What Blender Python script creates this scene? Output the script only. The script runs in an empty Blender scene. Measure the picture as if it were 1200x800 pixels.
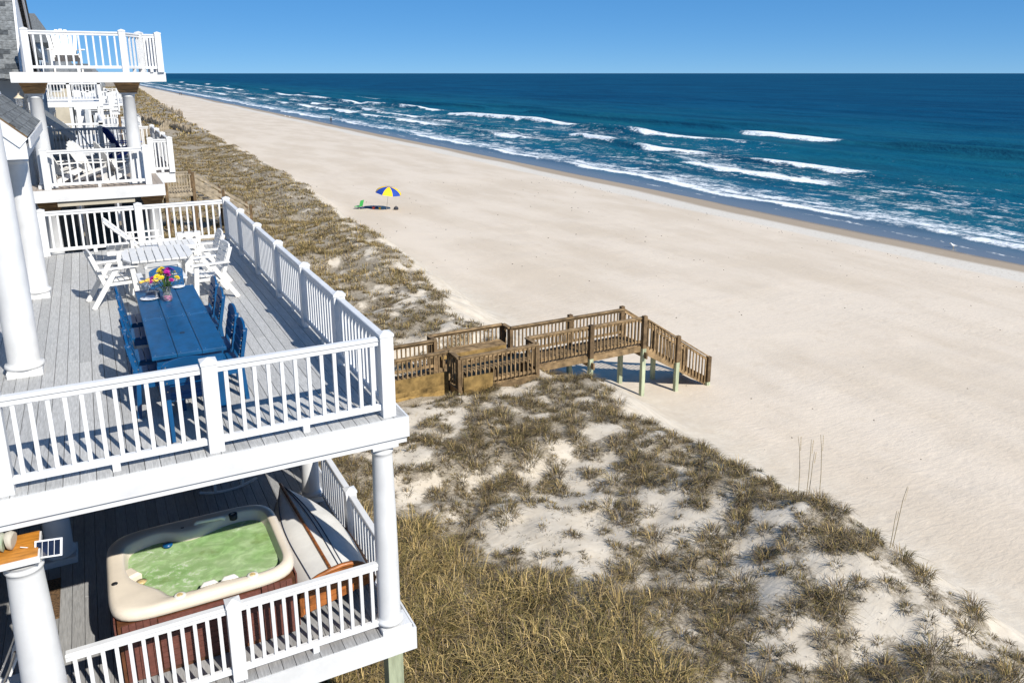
import bpy, bmesh, math, random
import numpy as np
from mathutils import Vector, Matrix
random.seed(7)
R = math.radians
S = bpy.context.scene
C = S.collection

# ------------------------------------------------------------------ camera
cam_d = bpy.data.cameras.new('camera'); cam = bpy.data.objects.new('camera', cam_d); C.objects.link(cam)
cam_d.sensor_width = 36.0; cam_d.lens = 926.1256 / 1200 * 36
cam_d.shift_y = -(400 - 328.59) / 1200
cam_d.clip_start = 0.1; cam_d.clip_end = 80000
cam.location = (-2.6156, -7.9222, 3.7123)
cam.rotation_euler = (math.pi / 2 - 0.2562, 0, -0.4873)
S.camera = cam

# ------------------------------------------------------------------ sky and sun
SUN = Vector((0.34, -1.15, 1.0)).normalized()
w = bpy.data.worlds.new('World'); S.world = w; w.use_nodes = True
nt = w.node_tree; nt.nodes.clear()
sky = nt.nodes.new('ShaderNodeTexSky'); sky.sky_type = 'NISHITA'; sky.sun_disc = False
sky.sun_elevation = math.asin(SUN.z); sky.sun_rotation = math.atan2(SUN.x, SUN.y)
sky.altitude = 0; sky.air_density = 0.34; sky.dust_density = 0.0; sky.ozone_density = 8.0
tn = nt.nodes.new('ShaderNodeMix'); tn.data_type = 'RGBA'; tn.blend_type = 'MULTIPLY'; tn.inputs['Factor'].default_value = 1.0; tn.inputs['B'].default_value = (0.62, 0.87, 1.06, 1)
hs = nt.nodes.new('ShaderNodeHueSaturation'); hs.inputs['Saturation'].default_value = 1.85; hs.inputs['Value'].default_value = 1.95
gm = nt.nodes.new('ShaderNodeGamma'); gm.inputs['Gamma'].default_value = 0.33
bg = nt.nodes.new('ShaderNodeBackground'); bg.inputs['Strength'].default_value = 0.15
wo = nt.nodes.new('ShaderNodeOutputWorld')
nt.links.new(sky.outputs[0], gm.inputs['Color']); nt.links.new(gm.outputs[0], hs.inputs['Color']); nt.links.new(hs.outputs[0], tn.inputs['A']); nt.links.new(tn.outputs['Result'], bg.inputs['Color']); nt.links.new(bg.outputs[0], wo.inputs['Surface'])
sd = bpy.data.lights.new('sun', 'SUN'); sd.energy = 5.0; sd.angle = R(0.53); sd.color = (1.0, 0.95, 0.86)
so = bpy.data.objects.new('sun', sd); C.objects.link(so)
so.rotation_euler = SUN.to_track_quat('Z', 'Y').to_euler(); so.location = (0, -20, 30)
S.view_settings.view_transform = 'Standard'; S.view_settings.look = 'None'
S.view_settings.exposure = 0.37; S.view_settings.gamma = 1.0
S.view_settings.use_curve_mapping = False

# ------------------------------------------------------------------ noise
def _hash(ix, iy, s):
    h = (ix.astype(np.int64) * 374761393 + iy.astype(np.int64) * 668265263 + s * 1442695041) & 0x7fffffff
    h = ((h ^ (h >> 13)) * 1274126177) & 0x7fffffff
    return ((h ^ (h >> 16)) & 0xffff) / 65535.0
def vnoise(x, y, s=0):
    x = np.asarray(x, float); y = np.asarray(y, float)
    ix = np.floor(x); iy = np.floor(y); fx = x - ix; fy = y - iy
    fx = fx * fx * (3 - 2 * fx); fy = fy * fy * (3 - 2 * fy)
    a = _hash(ix, iy, s); b = _hash(ix + 1, iy, s); c = _hash(ix, iy + 1, s); d = _hash(ix + 1, iy + 1, s)
    return (a + (b - a) * fx) * (1 - fy) + (c + (d - c) * fx) * fy
def fbm(x, y, s=0, o=4):
    t = 0; a = 0.5; n = 0
    for i in range(o):
        t = t + a * vnoise(x * 2 ** i + i * 17.3, y * 2 ** i - i * 9.1, s + i); n += a; a *= 0.5
    return t / n
def sstep(a, b, x):
    t = np.clip((x - a) / (b - a), 0, 1); return t * t * (3 - 2 * t)

# ------------------------------------------------------------------ materials
MATS = {}
def mat(name, col, rough=0.6, var=0.08, scale=8.0, stretch=(1, 1, 1), bump=0.0, bscale=None, spec=0.5, rnd=0.0, metallic=0.0, col2=None, coord='Object', **kw):
    m = bpy.data.materials.new(name); m.use_nodes = True; MATS[name] = m
    t = m.node_tree; N = t.nodes; L = t.links; b = N['Principled BSDF']
    b.inputs['Roughness'].default_value = rough; b.inputs['Metallic'].default_value = metallic
    b.inputs['Specular IOR Level'].default_value = spec
    for k, v in kw.items(): b.inputs[k].default_value = v
    tc = N.new('ShaderNodeTexCoord'); mp = N.new('ShaderNodeMapping'); mp.inputs['Scale'].default_value = stretch
    L.new(tc.outputs[coord], mp.inputs['Vector'])
    oi = N.new('ShaderNodeObjectInfo')
    off = N.new('ShaderNodeVectorMath'); off.operation = 'MULTIPLY_ADD'
    comb = N.new('ShaderNodeCombineXYZ')
    for i in range(3): L.new(oi.outputs['Random'], comb.inputs[i])
    off.inputs[1].default_value = (37, 53, 71)
    L.new(comb.outputs[0], off.inputs[0]); L.new(mp.outputs[0], off.inputs[2])
    nz = N.new('ShaderNodeTexNoise'); nz.inputs['Scale'].default_value = scale; nz.inputs['Detail'].default_value = 6; nz.inputs['Roughness'].default_value = 0.6
    L.new(off.outputs[0], nz.inputs['Vector'])
    mx = N.new('ShaderNodeMix'); mx.data_type = 'RGBA'
    c2 = col2 if col2 else tuple(max(0, c * (1 - var * 2.2)) for c in col)
    c1 = col if col2 else tuple(min(1, c * (1 + var)) for c in col)
    mx.inputs['A'].default_value = (*c1, 1); mx.inputs['B'].default_value = (*c2, 1)
    rp = N.new('ShaderNodeMapRange'); rp.inputs['From Min'].default_value = 0.3; rp.inputs['From Max'].default_value = 0.7
    L.new(nz.outputs['Fac'], rp.inputs['Value']); L.new(rp.outputs[0], mx.inputs['Factor'])
    out = mx.outputs['Result']
    if rnd:
        h = N.new('ShaderNodeHueSaturation'); mr = N.new('ShaderNodeMapRange')
        mr.inputs['To Min'].default_value = 1 - rnd; mr.inputs['To Max'].default_value = 1 + rnd
        L.new(oi.outputs['Random'], mr.inputs['Value']); L.new(mr.outputs[0], h.inputs['Value']); L.new(out, h.inputs['Color']); out = h.outputs[0]
    L.new(out, b.inputs['Base Color'])
    if bump:
        n2 = N.new('ShaderNodeTexNoise'); n2.inputs['Scale'].default_value = bscale or scale * 3; n2.inputs['Detail'].default_value = 5
        L.new(off.outputs[0], n2.inputs['Vector'])
        bp = N.new('ShaderNodeBump'); bp.inputs['Strength'].default_value = bump; bp.inputs['Distance'].default_value = 0.02
        L.new(n2.outputs['Fac'], bp.inputs['Height']); L.new(bp.outputs[0], b.inputs['Normal'])
    return m
mat('vinyl', (0.67, 0.675, 0.68), 0.42, 0.05, 3.5, bump=0.03)
mat('vinyl2', (0.645, 0.65, 0.655), 0.48, 0.07, 1.8, bump=0.03)
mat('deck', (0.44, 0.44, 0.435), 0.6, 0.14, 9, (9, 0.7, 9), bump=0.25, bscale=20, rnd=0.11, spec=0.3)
mat('deck_shaded', (0.32, 0.32, 0.32), 0.6, 0.14, 9, (9, 0.7, 9), bump=0.25, bscale=20, rnd=0.12, spec=0.3)  # same grey boards as deck, shade under the upper deck put into the colour
mat('deck_tan', (0.36, 0.31, 0.27), 0.6, 0.12, 9, (9, 0.7, 9), rnd=0.1, spec=0.3)
mat('gap', (0.03, 0.03, 0.03), 0.9)
mat('blue', (0.002, 0.068, 0.19), 0.36, 0.10, 3, (1, 5, 1), bump=0.05, rnd=0.05)
mat('blue_worn', (0.002, 0.072, 0.19), 0.40, 0.16, 5, (2, 1, 1), bump=0.06, rnd=0.07)
mat('poly_white', (0.68, 0.672, 0.655), 0.45, 0.03, 4, bump=0.04, rnd=0.03)
mat('steel', (0.55, 0.55, 0.56), 0.3, 0.05, 20, metallic=1.0)
mat('black', (0.015, 0.015, 0.017), 0.5)
mat('wood', (0.265, 0.18, 0.095), 0.75, 0.3, 4, (1, 1, 1), bump=0.3, rnd=0.22, spec=0.2)
mat('wood_dark', (0.165, 0.11, 0.06), 0.75, 0.3, 4, bump=0.3, rnd=0.2, spec=0.2)
mat('wood_yellow', (0.30, 0.195, 0.07), 0.8, 0.36, 3.0, bump=0.3, rnd=0.15, spec=0.2)
mat('treated', (0.40, 0.44, 0.30), 0.75, 0.2, 3, (3, 3, 0.5), bump=0.2, rnd=0.1, spec=0.2)
mat('wood_grey', (0.36, 0.30, 0.22), 0.8, 0.25, 4, bump=0.3, rnd=0.15, spec=0.2)
mat('cedar', (0.42, 0.23, 0.09), 0.6, 0.3, 4, (1, 1, 7), bump=0.2, rnd=0.12)
mat('mahogany', (0.34, 0.115, 0.028), 0.42, 0.3, 5, (1, 6, 1), bump=0.15, rnd=0.15)
mat('mahogany_dark', (0.12, 0.045, 0.018), 0.5, 0.3, 5, (1, 6, 1), bump=0.15, rnd=0.1)
mat('boat_white', (0.72, 0.71, 0.68), 0.5, 0.06, 3, bump=0.08)
mat('tub', (0.70, 0.62, 0.51), 0.32, 0.05, 3, bump=0.02)
mat('tub_pale', (0.70, 0.68, 0.62), 0.4, 0.05, 5)
mat('tub_skirt', (0.135, 0.048, 0.035), 0.6, 0.15, 6, (4, 4, 4), bump=0.15, rnd=0.12)
mat('jet', (0.62, 0.47, 0.22), 0.4, 0.2, 30)
mat('shingle', (0.155, 0.165, 0.17), 0.9, 0.25, 14, bump=0.5, bscale=60, rnd=0.28, spec=0.2)
mat('shingle_dark', (0.07, 0.078, 0.085), 0.9, 0.25, 14, bump=0.5, bscale=60, spec=0.2)
mat('siding_grey', (0.42, 0.45, 0.48), 0.7, 0.06, 2)
mat('siding_blue', (0.25, 0.33, 0.42), 0.7, 0.06, 2)
mat('siding_white', (0.72, 0.73, 0.74), 0.6, 0.04, 2)
mat('siding_tan', (0.45, 0.41, 0.33), 0.7, 0.08, 2)
mat('glass_dark', (0.02, 0.035, 0.05), 0.06, 0.1, 2, spec=0.8)
mat('mat_brown', (0.16, 0.09, 0.04), 0.95, 0.4, 40, bump=0.8, bscale=90)
mat('orange_wood', (0.52, 0.21, 0.03), 0.5, 0.2, 6, (1, 5, 1))
mat('stone', (0.36, 0.32, 0.26), 0.85, 0.2, 9, col2=(0.25, 0.34, 0.22), bump=0.4)
mat('solar', (0.012, 0.016, 0.035), 0.15, 0.2, 12, spec=0.7)
mat('glass', (0.9, 0.92, 0.95), 0.03, 0.0, 2, **{'Transmission Weight': 0.9})
mat('petal_yellow', (0.80, 0.60, 0.02), 0.7, 0.15, 20, rnd=0.2)
mat('petal_magenta', (0.50, 0.015, 0.30), 0.7, 0.2, 20, rnd=0.25)
mat('petal_violet', (0.16, 0.02, 0.40), 0.7, 0.2, 20, rnd=0.25)
mat('leaf', (0.05, 0.11, 0.025), 0.6, 0.3, 15)
mat('water_pink', (0.62, 0.07, 0.25), 0.2, 0.2, 15)
mat('food', (0.75, 0.36, 0.10), 0.6, 0.3, 25, col2=(0.80, 0.58, 0.05))
mat('ceramic', (0.78, 0.79, 0.82), 0.2, 0.03, 5)
mat('umb_yellow', (0.82, 0.52, 0.01), 0.7, 0.06, 4)
mat('umb_blue', (0.008, 0.05, 0.33), 0.7, 0.1, 4)
mat('towel_navy', (0.03, 0.05, 0.12), 0.95, 0.2, 12)
mat('toy_green', (0.06, 0.45, 0.10), 0.5, 0.1, 8)
mat('toy_red', (0.6, 0.06, 0.04), 0.5, 0.1, 8)
mat('toy_yellow', (0.75, 0.5, 0.05), 0.5, 0.1, 8)
mat('skin', (0.50, 0.32, 0.23), 0.6, 0.05, 5)
mat('cloth_dark', (0.035, 0.04, 0.055), 0.9, 0.2, 8)
mat('cloth_navy', (0.03, 0.05, 0.10), 0.9, 0.2, 8)
mat('hair', (0.04, 0.025, 0.018), 0.8, 0.2, 8)
mat('gull', (0.75, 0.75, 0.75), 0.7, 0.05, 8)
mat('stalk', (0.30, 0.24, 0.14), 0.8, 0.2, 8)
mat('lantern', (0.65, 0.55, 0.40), 0.3, 0.1, 8)
mat('debris', (0.06, 0.045, 0.03), 0.9, 0.3, 8)

# ------------------------------------------------------------------ mesh builder
class MB:
    def __init__(s): s.v = []; s.f = []; s.sm = []; s.mi = []; s.cur = 0
    def add(s, vs, fs, smooth=False):
        o = len(s.v); s.v += [tuple(v) for v in vs]; s.f += [tuple(i + o for i in f) for f in fs]; s.sm += [smooth] * len(fs); s.mi += [s.cur] * len(fs)
        return s
    def box(s, c, d, rot=None):
        x, y, z = d[0] / 2, d[1] / 2, d[2] / 2
        vs = [Vector(p) for p in ((-x, -y, -z), (x, -y, -z), (x, y, -z), (-x, y, -z), (-x, -y, z), (x, -y, z), (x, y, z), (-x, y, z))]
        if rot is not None: vs = [rot @ v for v in vs]
        c = Vector(c)
        return s.add([v + c for v in vs], [(3, 2, 1, 0), (4, 5, 6, 7), (0, 1, 5, 4), (1, 2, 6, 5), (2, 3, 7, 6), (3, 0, 4, 7)])
    def bb(s, x0, x1, y0, y1, z0, z1): return s.box(((x0 + x1) / 2, (y0 + y1) / 2, (z0 + z1) / 2), (x1 - x0, y1 - y0, z1 - z0))
    def rbox(s, c, d, b=0.004, rot=None):
        # box with chamfered top edges
        x, y, z = d[0] / 2, d[1] / 2, d[2] / 2
        vs = [Vector(p) for p in ((-x, -y, -z), (x, -y, -z), (x, y, -z), (-x, y, -z), (-x, -y, z - b), (x, -y, z - b), (x, y, z - b), (-x, y, z - b),
              (-x + b, -y + b, z), (x - b, -y + b, z), (x - b, y - b, z), (-x + b, y - b, z))]
        if rot is not None: vs = [rot @ v for v in vs]
        c = Vector(c)
        return s.add([v + c for v in vs], [(3, 2, 1, 0), (8, 9, 10, 11), (0, 1, 5, 4), (1, 2, 6, 5), (2, 3, 7, 6), (3, 0, 4, 7), (4, 5, 9, 8), (5, 6, 10, 9), (6, 7, 11, 10), (7, 4, 8, 11)])
    def beam(s, p0, p1, wd, h, up=(0, 0, 1)):
        p0 = Vector(p0); p1 = Vector(p1); d = (p1 - p0); L = d.length; d.normalize()
        u = Vector(up); a = d.cross(u)
        if a.length < 1e-4: a = d.cross(Vector((1, 0, 0)))
        a.normalize(); u = a.cross(d)
        rot = Matrix((d, -a, u)).transposed()
        return s.box((p0 + p1) / 2, (L, wd, h), rot)
    def tube(s, pts, r, n=8, cap=True):
        pts = [Vector(p) for p in pts]; k = len(pts); rs = r if isinstance(r, (list, tuple)) else [r] * k
        vs = []; ref = None
        for i, p in enumerate(pts):
            d = (pts[min(i + 1, k - 1)] - pts[max(i - 1, 0)]).normalized()
            if ref is None: ref = Vector((0, 0, 1)) if abs(d.z) < 0.9 else Vector((1, 0, 0))
            a = d.cross(ref).normalized(); b = a.cross(d).normalized(); ref = b
            for j in range(n):
                t = 2 * math.pi * j / n; vs.append(p + (a * math.cos(t) + b * math.sin(t)) * rs[i])
        fs = [(i * n + j, i * n + (j + 1) % n, (i + 1) * n + (j + 1) % n, (i + 1) * n + j) for i in range(k - 1) for j in range(n)]
        s.add(vs, [f[::-1] for f in fs], True)
        if cap: s.add(vs[:n], [tuple(range(n))]); s.add(vs[-n:], [tuple(range(n))[::-1]])
        return s
    def lathe(s, prof, n=24, c=(0, 0, 0), cap=True):
        vs = [(c[0] + r * math.cos(2 * math.pi * j / n), c[1] + r * math.sin(2 * math.pi * j / n), c[2] + z) for r, z in prof for j in range(n)]
        k = len(prof)
        fs = [(i * n + j, i * n + (j + 1) % n, (i + 1) * n + (j + 1) % n, (i + 1) * n + j) for i in range(k - 1) for j in range(n)]
        s.add(vs, fs, True)
        if cap: s.add(vs[:n], [tuple(range(n))[::-1]]); s.add(vs[-n:], [tuple(range(n))])
        return s
    def prism(s, poly, z0, z1, fn=None):
        n = len(poly); f = fn or (lambda x, y, z: (x, y, z))
        vs = [f(x, y, z0) for x, y in poly] + [f(x, y, z1) for x, y in poly]
        return s.add(vs, [tuple(range(n))[::-1], tuple(range(n, 2 * n))] + [(i, (i + 1) % n, n + (i + 1) % n, n + i) for i in range(n)])
    def mesh(s, name, m):
        me = bpy.data.meshes.new(name); me.from_pydata(s.v, [], s.f)
        me.polygons.foreach_set('use_smooth', s.sm)
        ms = m if isinstance(m, (list, tuple)) else [m]
        for q in ms: me.materials.append(MATS[q])
        if len(ms) > 1: me.polygons.foreach_set('material_index', s.mi)
        me.update(); return me
    def obj(s, name, m, parent=None, loc=None, rot=None): return link(name, s.mesh(name, m), parent, loc, rot)
def link(name, me, parent=None, loc=None, rot=None):
    o = bpy.data.objects.new(name, me); C.objects.link(o)
    if parent is not None: o.parent = parent
    if loc is not None: o.location = loc
    if rot is not None: o.rotation_euler = rot
    return o
def tag(o, label=None, cat=None, group=None, kind=None):
    if label: o['label'] = label
    if cat: o['category'] = cat
    if group: o['group'] = group
    if kind: o['kind'] = kind
    return o
def thing(name, label, cat, loc=(0, 0, 0), rz=0, group=None):
    return tag(link(name, None, None, loc, (0, 0, rz)), label, cat, group)
def copy_tree(o, parent=None, loc=None, rz=None, label=None):
    c = o.copy(); C.objects.link(c)
    if parent is not None: c.parent = parent
    if loc is not None: c.location = loc
    if rz is not None: c.rotation_euler = (0, 0, rz)
    if label: c['label'] = label
    for ch in list(o.children): copy_tree(ch, c)
    return c

# ------------------------------------------------------------------ terrain
CRX = [(-60, 9.3), (-5, 9.4), (-2, 9.6), (0, 9.85), (1.4, 10.05), (3.4, 9.8), (6.3, 9.8), (8, 9.4), (10.2, 9.75), (15.5, 9.2), (18.4, 8.9), (21, 9.7), (23.7, 10.2), (30.4, 10.6), (39, 11.0), (49, 11.7), (62, 12.8), (108, 13.9), (209, 16.5), (400, 24), (900, 40), (4000, 40)]
def crest(y):
    return np.interp(y, [a for a, b in CRX], [b for a, b in CRX]) + (fbm(np.asarray(y, float) / 2.2, np.asarray(y, float) * 0 + 3.1, 40, 3) - 0.5) * 1.1
def ground(x, y):
    x = np.asarray(x, float); y = np.asarray(y, float)
    beach = np.interp(x, [9, 11, 13, 18, 26, 35, 43, 46.5, 50, 55, 70, 100, 200, 5000], [-6.1, -6.35, -6.78, -7.0, -7.22, -7.5, -7.74, -7.95, -8.2, -8.42, -8.9, -10, -13, -40])
    beach = beach + (fbm(x / 5, y / 9, 5, 4) - 0.5) * 0.16 * sstep(12, 16, x) * (1 - sstep(44, 48, x)) + (fbm(x / 0.9, y / 0.9, 6, 3) - 0.5) * 0.05 * (1 - sstep(30, 46, x))
    cx = crest(y)
    cut = np.exp(-((y - 12.9) / 2.6) ** 2)          # hollow under the dune crossover
    dune = -5.12 + (fbm(x / 3.1, y / 3.1, 1, 4) - 0.5) * 1.0 + (fbm(x / 0.7, y / 0.7, 2, 3) - 0.5) * 0.22 + 0.25 * np.exp(-((x - cx + 1.3) / 1.4) ** 2)
    dune = dune - 0.30 * cut * sstep(8.4, 9.4, x)
    wkz = (1 - sstep(8.2, 9.0, x)) * (1 - sstep(3.2, 4.5, np.abs(y - 11.2)))
    dune = dune * (1 - wkz) + (-5.06 - 0.16 * sstep(10.9, 11.6, y) + (fbm(x / 0.7, y / 0.7, 2, 3) - 0.5) * 0.2) * wkz
    dune = dune - sstep(30, 80, y) * 0.3
    t = sstep(cx - 0.35, cx + 2.6, x)
    return dune * (1 - t) + np.minimum(beach, dune + 0.4) * t
def density(x, y):
    """how thickly the dune is overgrown, 0..1"""
    x = np.asarray(x, float); y = np.asarray(y, float)
    n = fbm(x / 1.5, y / 1.5, 11, 3); n2 = fbm(x / 0.42, y / 0.42, 12, 2)
    near = 1 - sstep(2.6, 5.2, x + (fbm(x / 2, y / 2, 21) - 0.5) * 2.2 + 0.42 * np.maximum(0, y - 1.0))     # long grass beside the house
    near = near * (1 - sstep(4, 9, y))
    far = sstep(22, 46, y) * (1 - sstep(-3.2, -0.8, x - crest(y)) * 0.55)
    side = (1 - sstep(3, 8, x)) * sstep(14, 20, y)
    d = 0.625 + 0.42 * near + 0.20 * far + 0.12 * side
    d = sstep(0.0, 0.16, d - (0.46 * n + 0.54 * n2))
    d = np.maximum(d, sstep(0.45, 0.8, near) * 0.97)
    hole = np.exp(-(((x - 4.9) / 1.3) ** 2 + ((y - 4.6) / 1.1) ** 2)) + 0.4 * np.exp(-(((x - 6.9) / 1.2) ** 2 + ((y - 1.0) / 1.0) ** 2))
    d = d * (1 - np.clip(hole * 1.2, 0, 0.93) * (1 - near))
    d = np.maximum(d, (1 - sstep(0.0, 0.5, np.abs(x - crest(y) + 0.35))) * 0.72 * sstep(0.35, 0.55, n))
    return d * (1 - sstep(-0.25, 0.25, x - crest(y)))

def grid_object(name, xs, ys, fz, m, attrs=None):
    X, Y = np.meshgrid(xs, ys); Z = fz(X, Y)
    nx, ny = len(xs), len(ys)
    V = np.stack([X, Y, Z], -1).reshape(-1, 3)
    i = np.arange(ny - 1)[:, None] * nx + np.arange(nx - 1)[None, :]
    F = np.stack([i, i + 1, i + nx + 1, i + nx], -1).reshape(-1, 4)
    me = mesh_np(name, V, F)
    me.materials.append(MATS[m])
    me.polygons.foreach_set('use_smooth', np.ones(len(F), bool))
    for k, f in (attrs or {}).items():
        a = me.attributes.new(k, 'FLOAT', 'POINT'); a.data.foreach_set('value', f(X, Y).reshape(-1).astype(np.float32))
    me.update()
    return link(name, me)
def mesh_np(name, V, F):
    me = bpy.data.meshes.new(name); n = F.shape[1]
    me.vertices.add(len(V)); me.vertices.foreach_set('co', V.astype(np.float32).reshape(-1))
    me.loops.add(F.size); me.loops.foreach_set('vertex_index', F.astype(np.int32).reshape(-1))
    me.polygons.add(len(F)); me.polygons.foreach_set('loop_start', np.arange(0, F.size, n, dtype=np.int32))
    try: me.polygons.foreach_set('loop_total', np.full(len(F), n, dtype=np.int32))
    except Exception: pass
    me.update(calc_edges=True); return me

class NT:
    """tiny node helper"""
    def __init__(s, name):
        m = bpy.data.materials.new(name); m.use_nodes = True; MATS[name] = m
        s.t = m.node_tree; s.N = s.t.nodes; s.L = s.t.links; s.b = s.N['Principled BSDF']
        s.pos = s.N.new('ShaderNodeNewGeometry').outputs['Position']
    def _in(s, sock, v):
        if isinstance(v, (int, float)): sock.default_value = v
        elif isinstance(v, tuple): sock.default_value = v if len(v) == len(sock.default_value) else (*v, 1)
        else: s.L.new(v, sock)
    def math(s, op, a, b=0, c=0, clamp=False):
        n = s.N.new('ShaderNodeMath'); n.operation = op; n.use_clamp = clamp
        for i, v in enumerate((a, b, c)): s._in(n.inputs[i], v)
        return n.outputs[0]
    def noise(s, scale, detail=4, rough=0.55, stretch=None, vec=None, dist=0):
        v = vec or s.pos
        if stretch:
            mp = s.N.new('ShaderNodeMapping'); mp.inputs['Scale'].default_value = stretch; s.L.new(v, mp.inputs['Vector']); v = mp.outputs[0]
        n = s.N.new('ShaderNodeTexNoise'); n.inputs['Scale'].default_value = scale; n.inputs['Detail'].default_value = detail; n.inputs['Roughness'].default_value = rough; n.inputs['Distortion'].default_value = dist
        s.L.new(v, n.inputs['Vector']); return n.outputs['Fac']
    def rng(s, v, a, b, c=0, d=1, smooth=True):
        n = s.N.new('ShaderNodeMapRange'); n.interpolation_type = 'SMOOTHSTEP' if smooth else 'LINEAR'
        s._in(n.inputs[0], v)
        for i, q in enumerate((a, b, c, d)): s._in(n.inputs[i + 1], q)
        return n.outputs[0]
    def mix(s, f, a, b):
        n = s.N.new('ShaderNodeMix'); n.data_type = 'RGBA'
        s._in(n.inputs['Factor'], f); s._in(n.inputs['A'], a); s._in(n.inputs['B'], b); return n.outputs['Result']
    def ramp(s, v, stops, interp='LINEAR'):
        n = s.N.new('ShaderNodeValToRGB'); n.color_ramp.interpolation = interp
        e = n.color_ramp.elements
        while len(e) > 1: e.remove(e[0])
        for i, (p, c) in enumerate(stops):
            k = e[0] if i == 0 else e.new(p)
            k.position = p; k.color = (c, c, c, 1) if isinstance(c, (int, float)) else (*c, 1)
        s.L.new(v, n.inputs[0]); return n.outputs[0]
    def xyz(s):
        n = s.N.new('ShaderNodeSeparateXYZ'); s.L.new(s.pos, n.inputs[0]); return n.outputs
    def bump(s, h, strength, dist=0.05, prev=None):
        n = s.N.new('ShaderNodeBump'); n.inputs['Strength'].default_value = strength; n.inputs['Distance'].default_value = dist
        s.L.new(h, n.inputs['Height'])
        if prev is not None: s.L.new(prev, n.inputs['Normal'])
        return n.outputs[0]
    def out(s, **k):
        for a, v in k.items(): s._in(s.b.inputs[a.replace('_', ' ')], v)

def make_sand():
    q = NT('sand'); X, Y, Z = q.xyz()
    lit = q.N.new('ShaderNodeAttribute'); lit.attribute_name = 'litter'; lit = lit.outputs['Fac']
    n1 = q.noise(0.25, 6, 0.6, (1, 0.35, 1)); n2 = q.noise(14, 4); n3 = q.noise(1.7, 5, 0.65)
    dry = q.mix(q.rng(n1, 0.35, 0.65), (0.625, 0.54, 0.44), (0.545, 0.46, 0.36))
    dry = q.mix(q.rng(n2, 0.35, 0.75, 0, 0.22), dry, (0.49, 0.42, 0.33))
    dune = q.mix(q.rng(n3, 0.3, 0.7), (0.60, 0.535, 0.44), (0.50, 0.435, 0.345))
    sx = q.math('ADD', X, q.math('MULTIPLY', q.math('SUBTRACT', n3, 0.5), 2.0))
    col = q.mix(q.rng(sx, 11.5, 15), dune, dry)
    # shelly grey band, then wet sand, then saturated sand under the swash
    wob = q.math('ADD', X, q.math('MULTIPLY', q.math('SUBTRACT', q.noise(0.05, 4, 0.5, (1, 0.6, 1)), 0.5), 5.0))
    spk = q.noise(5.0, 3, 0.6)
    col = q.mix(q.rng(wob, 42.6, 43.6, 0, 0.85), col, q.mix(q.rng(spk, 0.55, 0.7), (0.575, 0.54, 0.48), (0.42, 0.375, 0.315)))
    wet = q.rng(wob, 45.6, 46.8)
    col = q.mix(wet, col, (0.33, 0.265, 0.195))
    wet2 = q.rng(wob, 48.6, 50.2)
    col = q.mix(wet2, col, (0.15, 0.13, 0.105))
    litc = q.mix(q.rng(q.noise(22, 5, 0.7), 0.35, 0.65), (0.11, 0.085, 0.055), (0.34, 0.29, 0.215))
    lm = q.math('MULTIPLY', q.rng(q.math('ADD', q.math('MULTIPLY', lit, 0.9), q.math('MULTIPLY', q.math('SUBTRACT', q.noise(7, 6, 0.75), 0.5), 2.2)), 0.35, 0.8), 0.8)
    col = q.mix(lm, col, litc)
    rough = q.rng(wet2, 0, 1, 0.9, 0.16, False)
    b = q.bump(q.noise(3.2, 6, 0.65), 0.35, 0.05)
    rip = q.noise(2.4, 3, 0.5, (1.0, 3.2, 1.0), dist=0.6)
    dryk = q.rng(wob, 43, 47.5, 1, 0)
    Xw = q.math('ADD', X, q.math('MULTIPLY', q.math('SUBTRACT', q.noise(0.035, 2, 0.4), 0.5), 5.0)); ruts = None
    for x0 in (22.0, 23.7, 28.2, 29.8, 36.5, 38.1):
        g_ = q.rng(q.math('ABSOLUTE', q.math('SUBTRACT', Xw, x0)), 0.08, 0.32, 0.55, 0.0); ruts = g_ if ruts is None else q.math('ADD', ruts, g_)
    rip = q.math('SUBTRACT', rip, ruts)
    col = q.mix(q.math('MULTIPLY', q.rng(q.noise(0.9, 4, 0.7), 0.55, 0.72, 0, 0.30), q.rng(X, 14, 18)), col, (0.47, 0.385, 0.285))
    foot = q.N.new('ShaderNodeTexVoronoi'); foot.inputs['Scale'].default_value = 1.5; q.L.new(q.pos, foot.inputs['Vector'])
    hh = q.math('ADD', rip, q.math('MULTIPLY', q.rng(foot.outputs['Distance'], 0.05, 0.25), 0.5))
    b = q.bump(q.math('MULTIPLY', q.math('MULTIPLY', hh, dryk), q.rng(q.noise(0.12, 3), 0.35, 0.65, 0.25, 1.0)), 0.22, 0.09, b)
    q.out(Base_Color=col, Roughness=rough, Normal=b); q.b.inputs['Specular IOR Level'].default_value = 0.35
make_sand()

def axis(segs):
    out = []
    for a, b, st in segs: out += list(np.arange(a, b, st))
    return np.array(out)
def geo(a, b, n): return list(np.geomspace(a, b, n))
gx = np.array(list(-geo_ for geo_ in geo(900, 12, 14)) + list(axis([(-10, -1, 1.0), (-1, 14.5, 0.16), (14.5, 30, 0.6), (30, 60, 1.0)])) + list(np.linspace(60, 200, 25)) + [600, 3000])
gy = np.array(list(axis([(-40, -7, 3), (-7, 22, 0.16), (22, 45, 0.35), (45, 90, 0.9)])) + geo(90, 9000, 110))
gnd = grid_object('sandy_ground', gx, gy, ground, 'sand', {'litter': density})
tag(gnd, 'pale sand dune and wide beach sloping to the water', 'beach', kind='structure')

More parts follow.
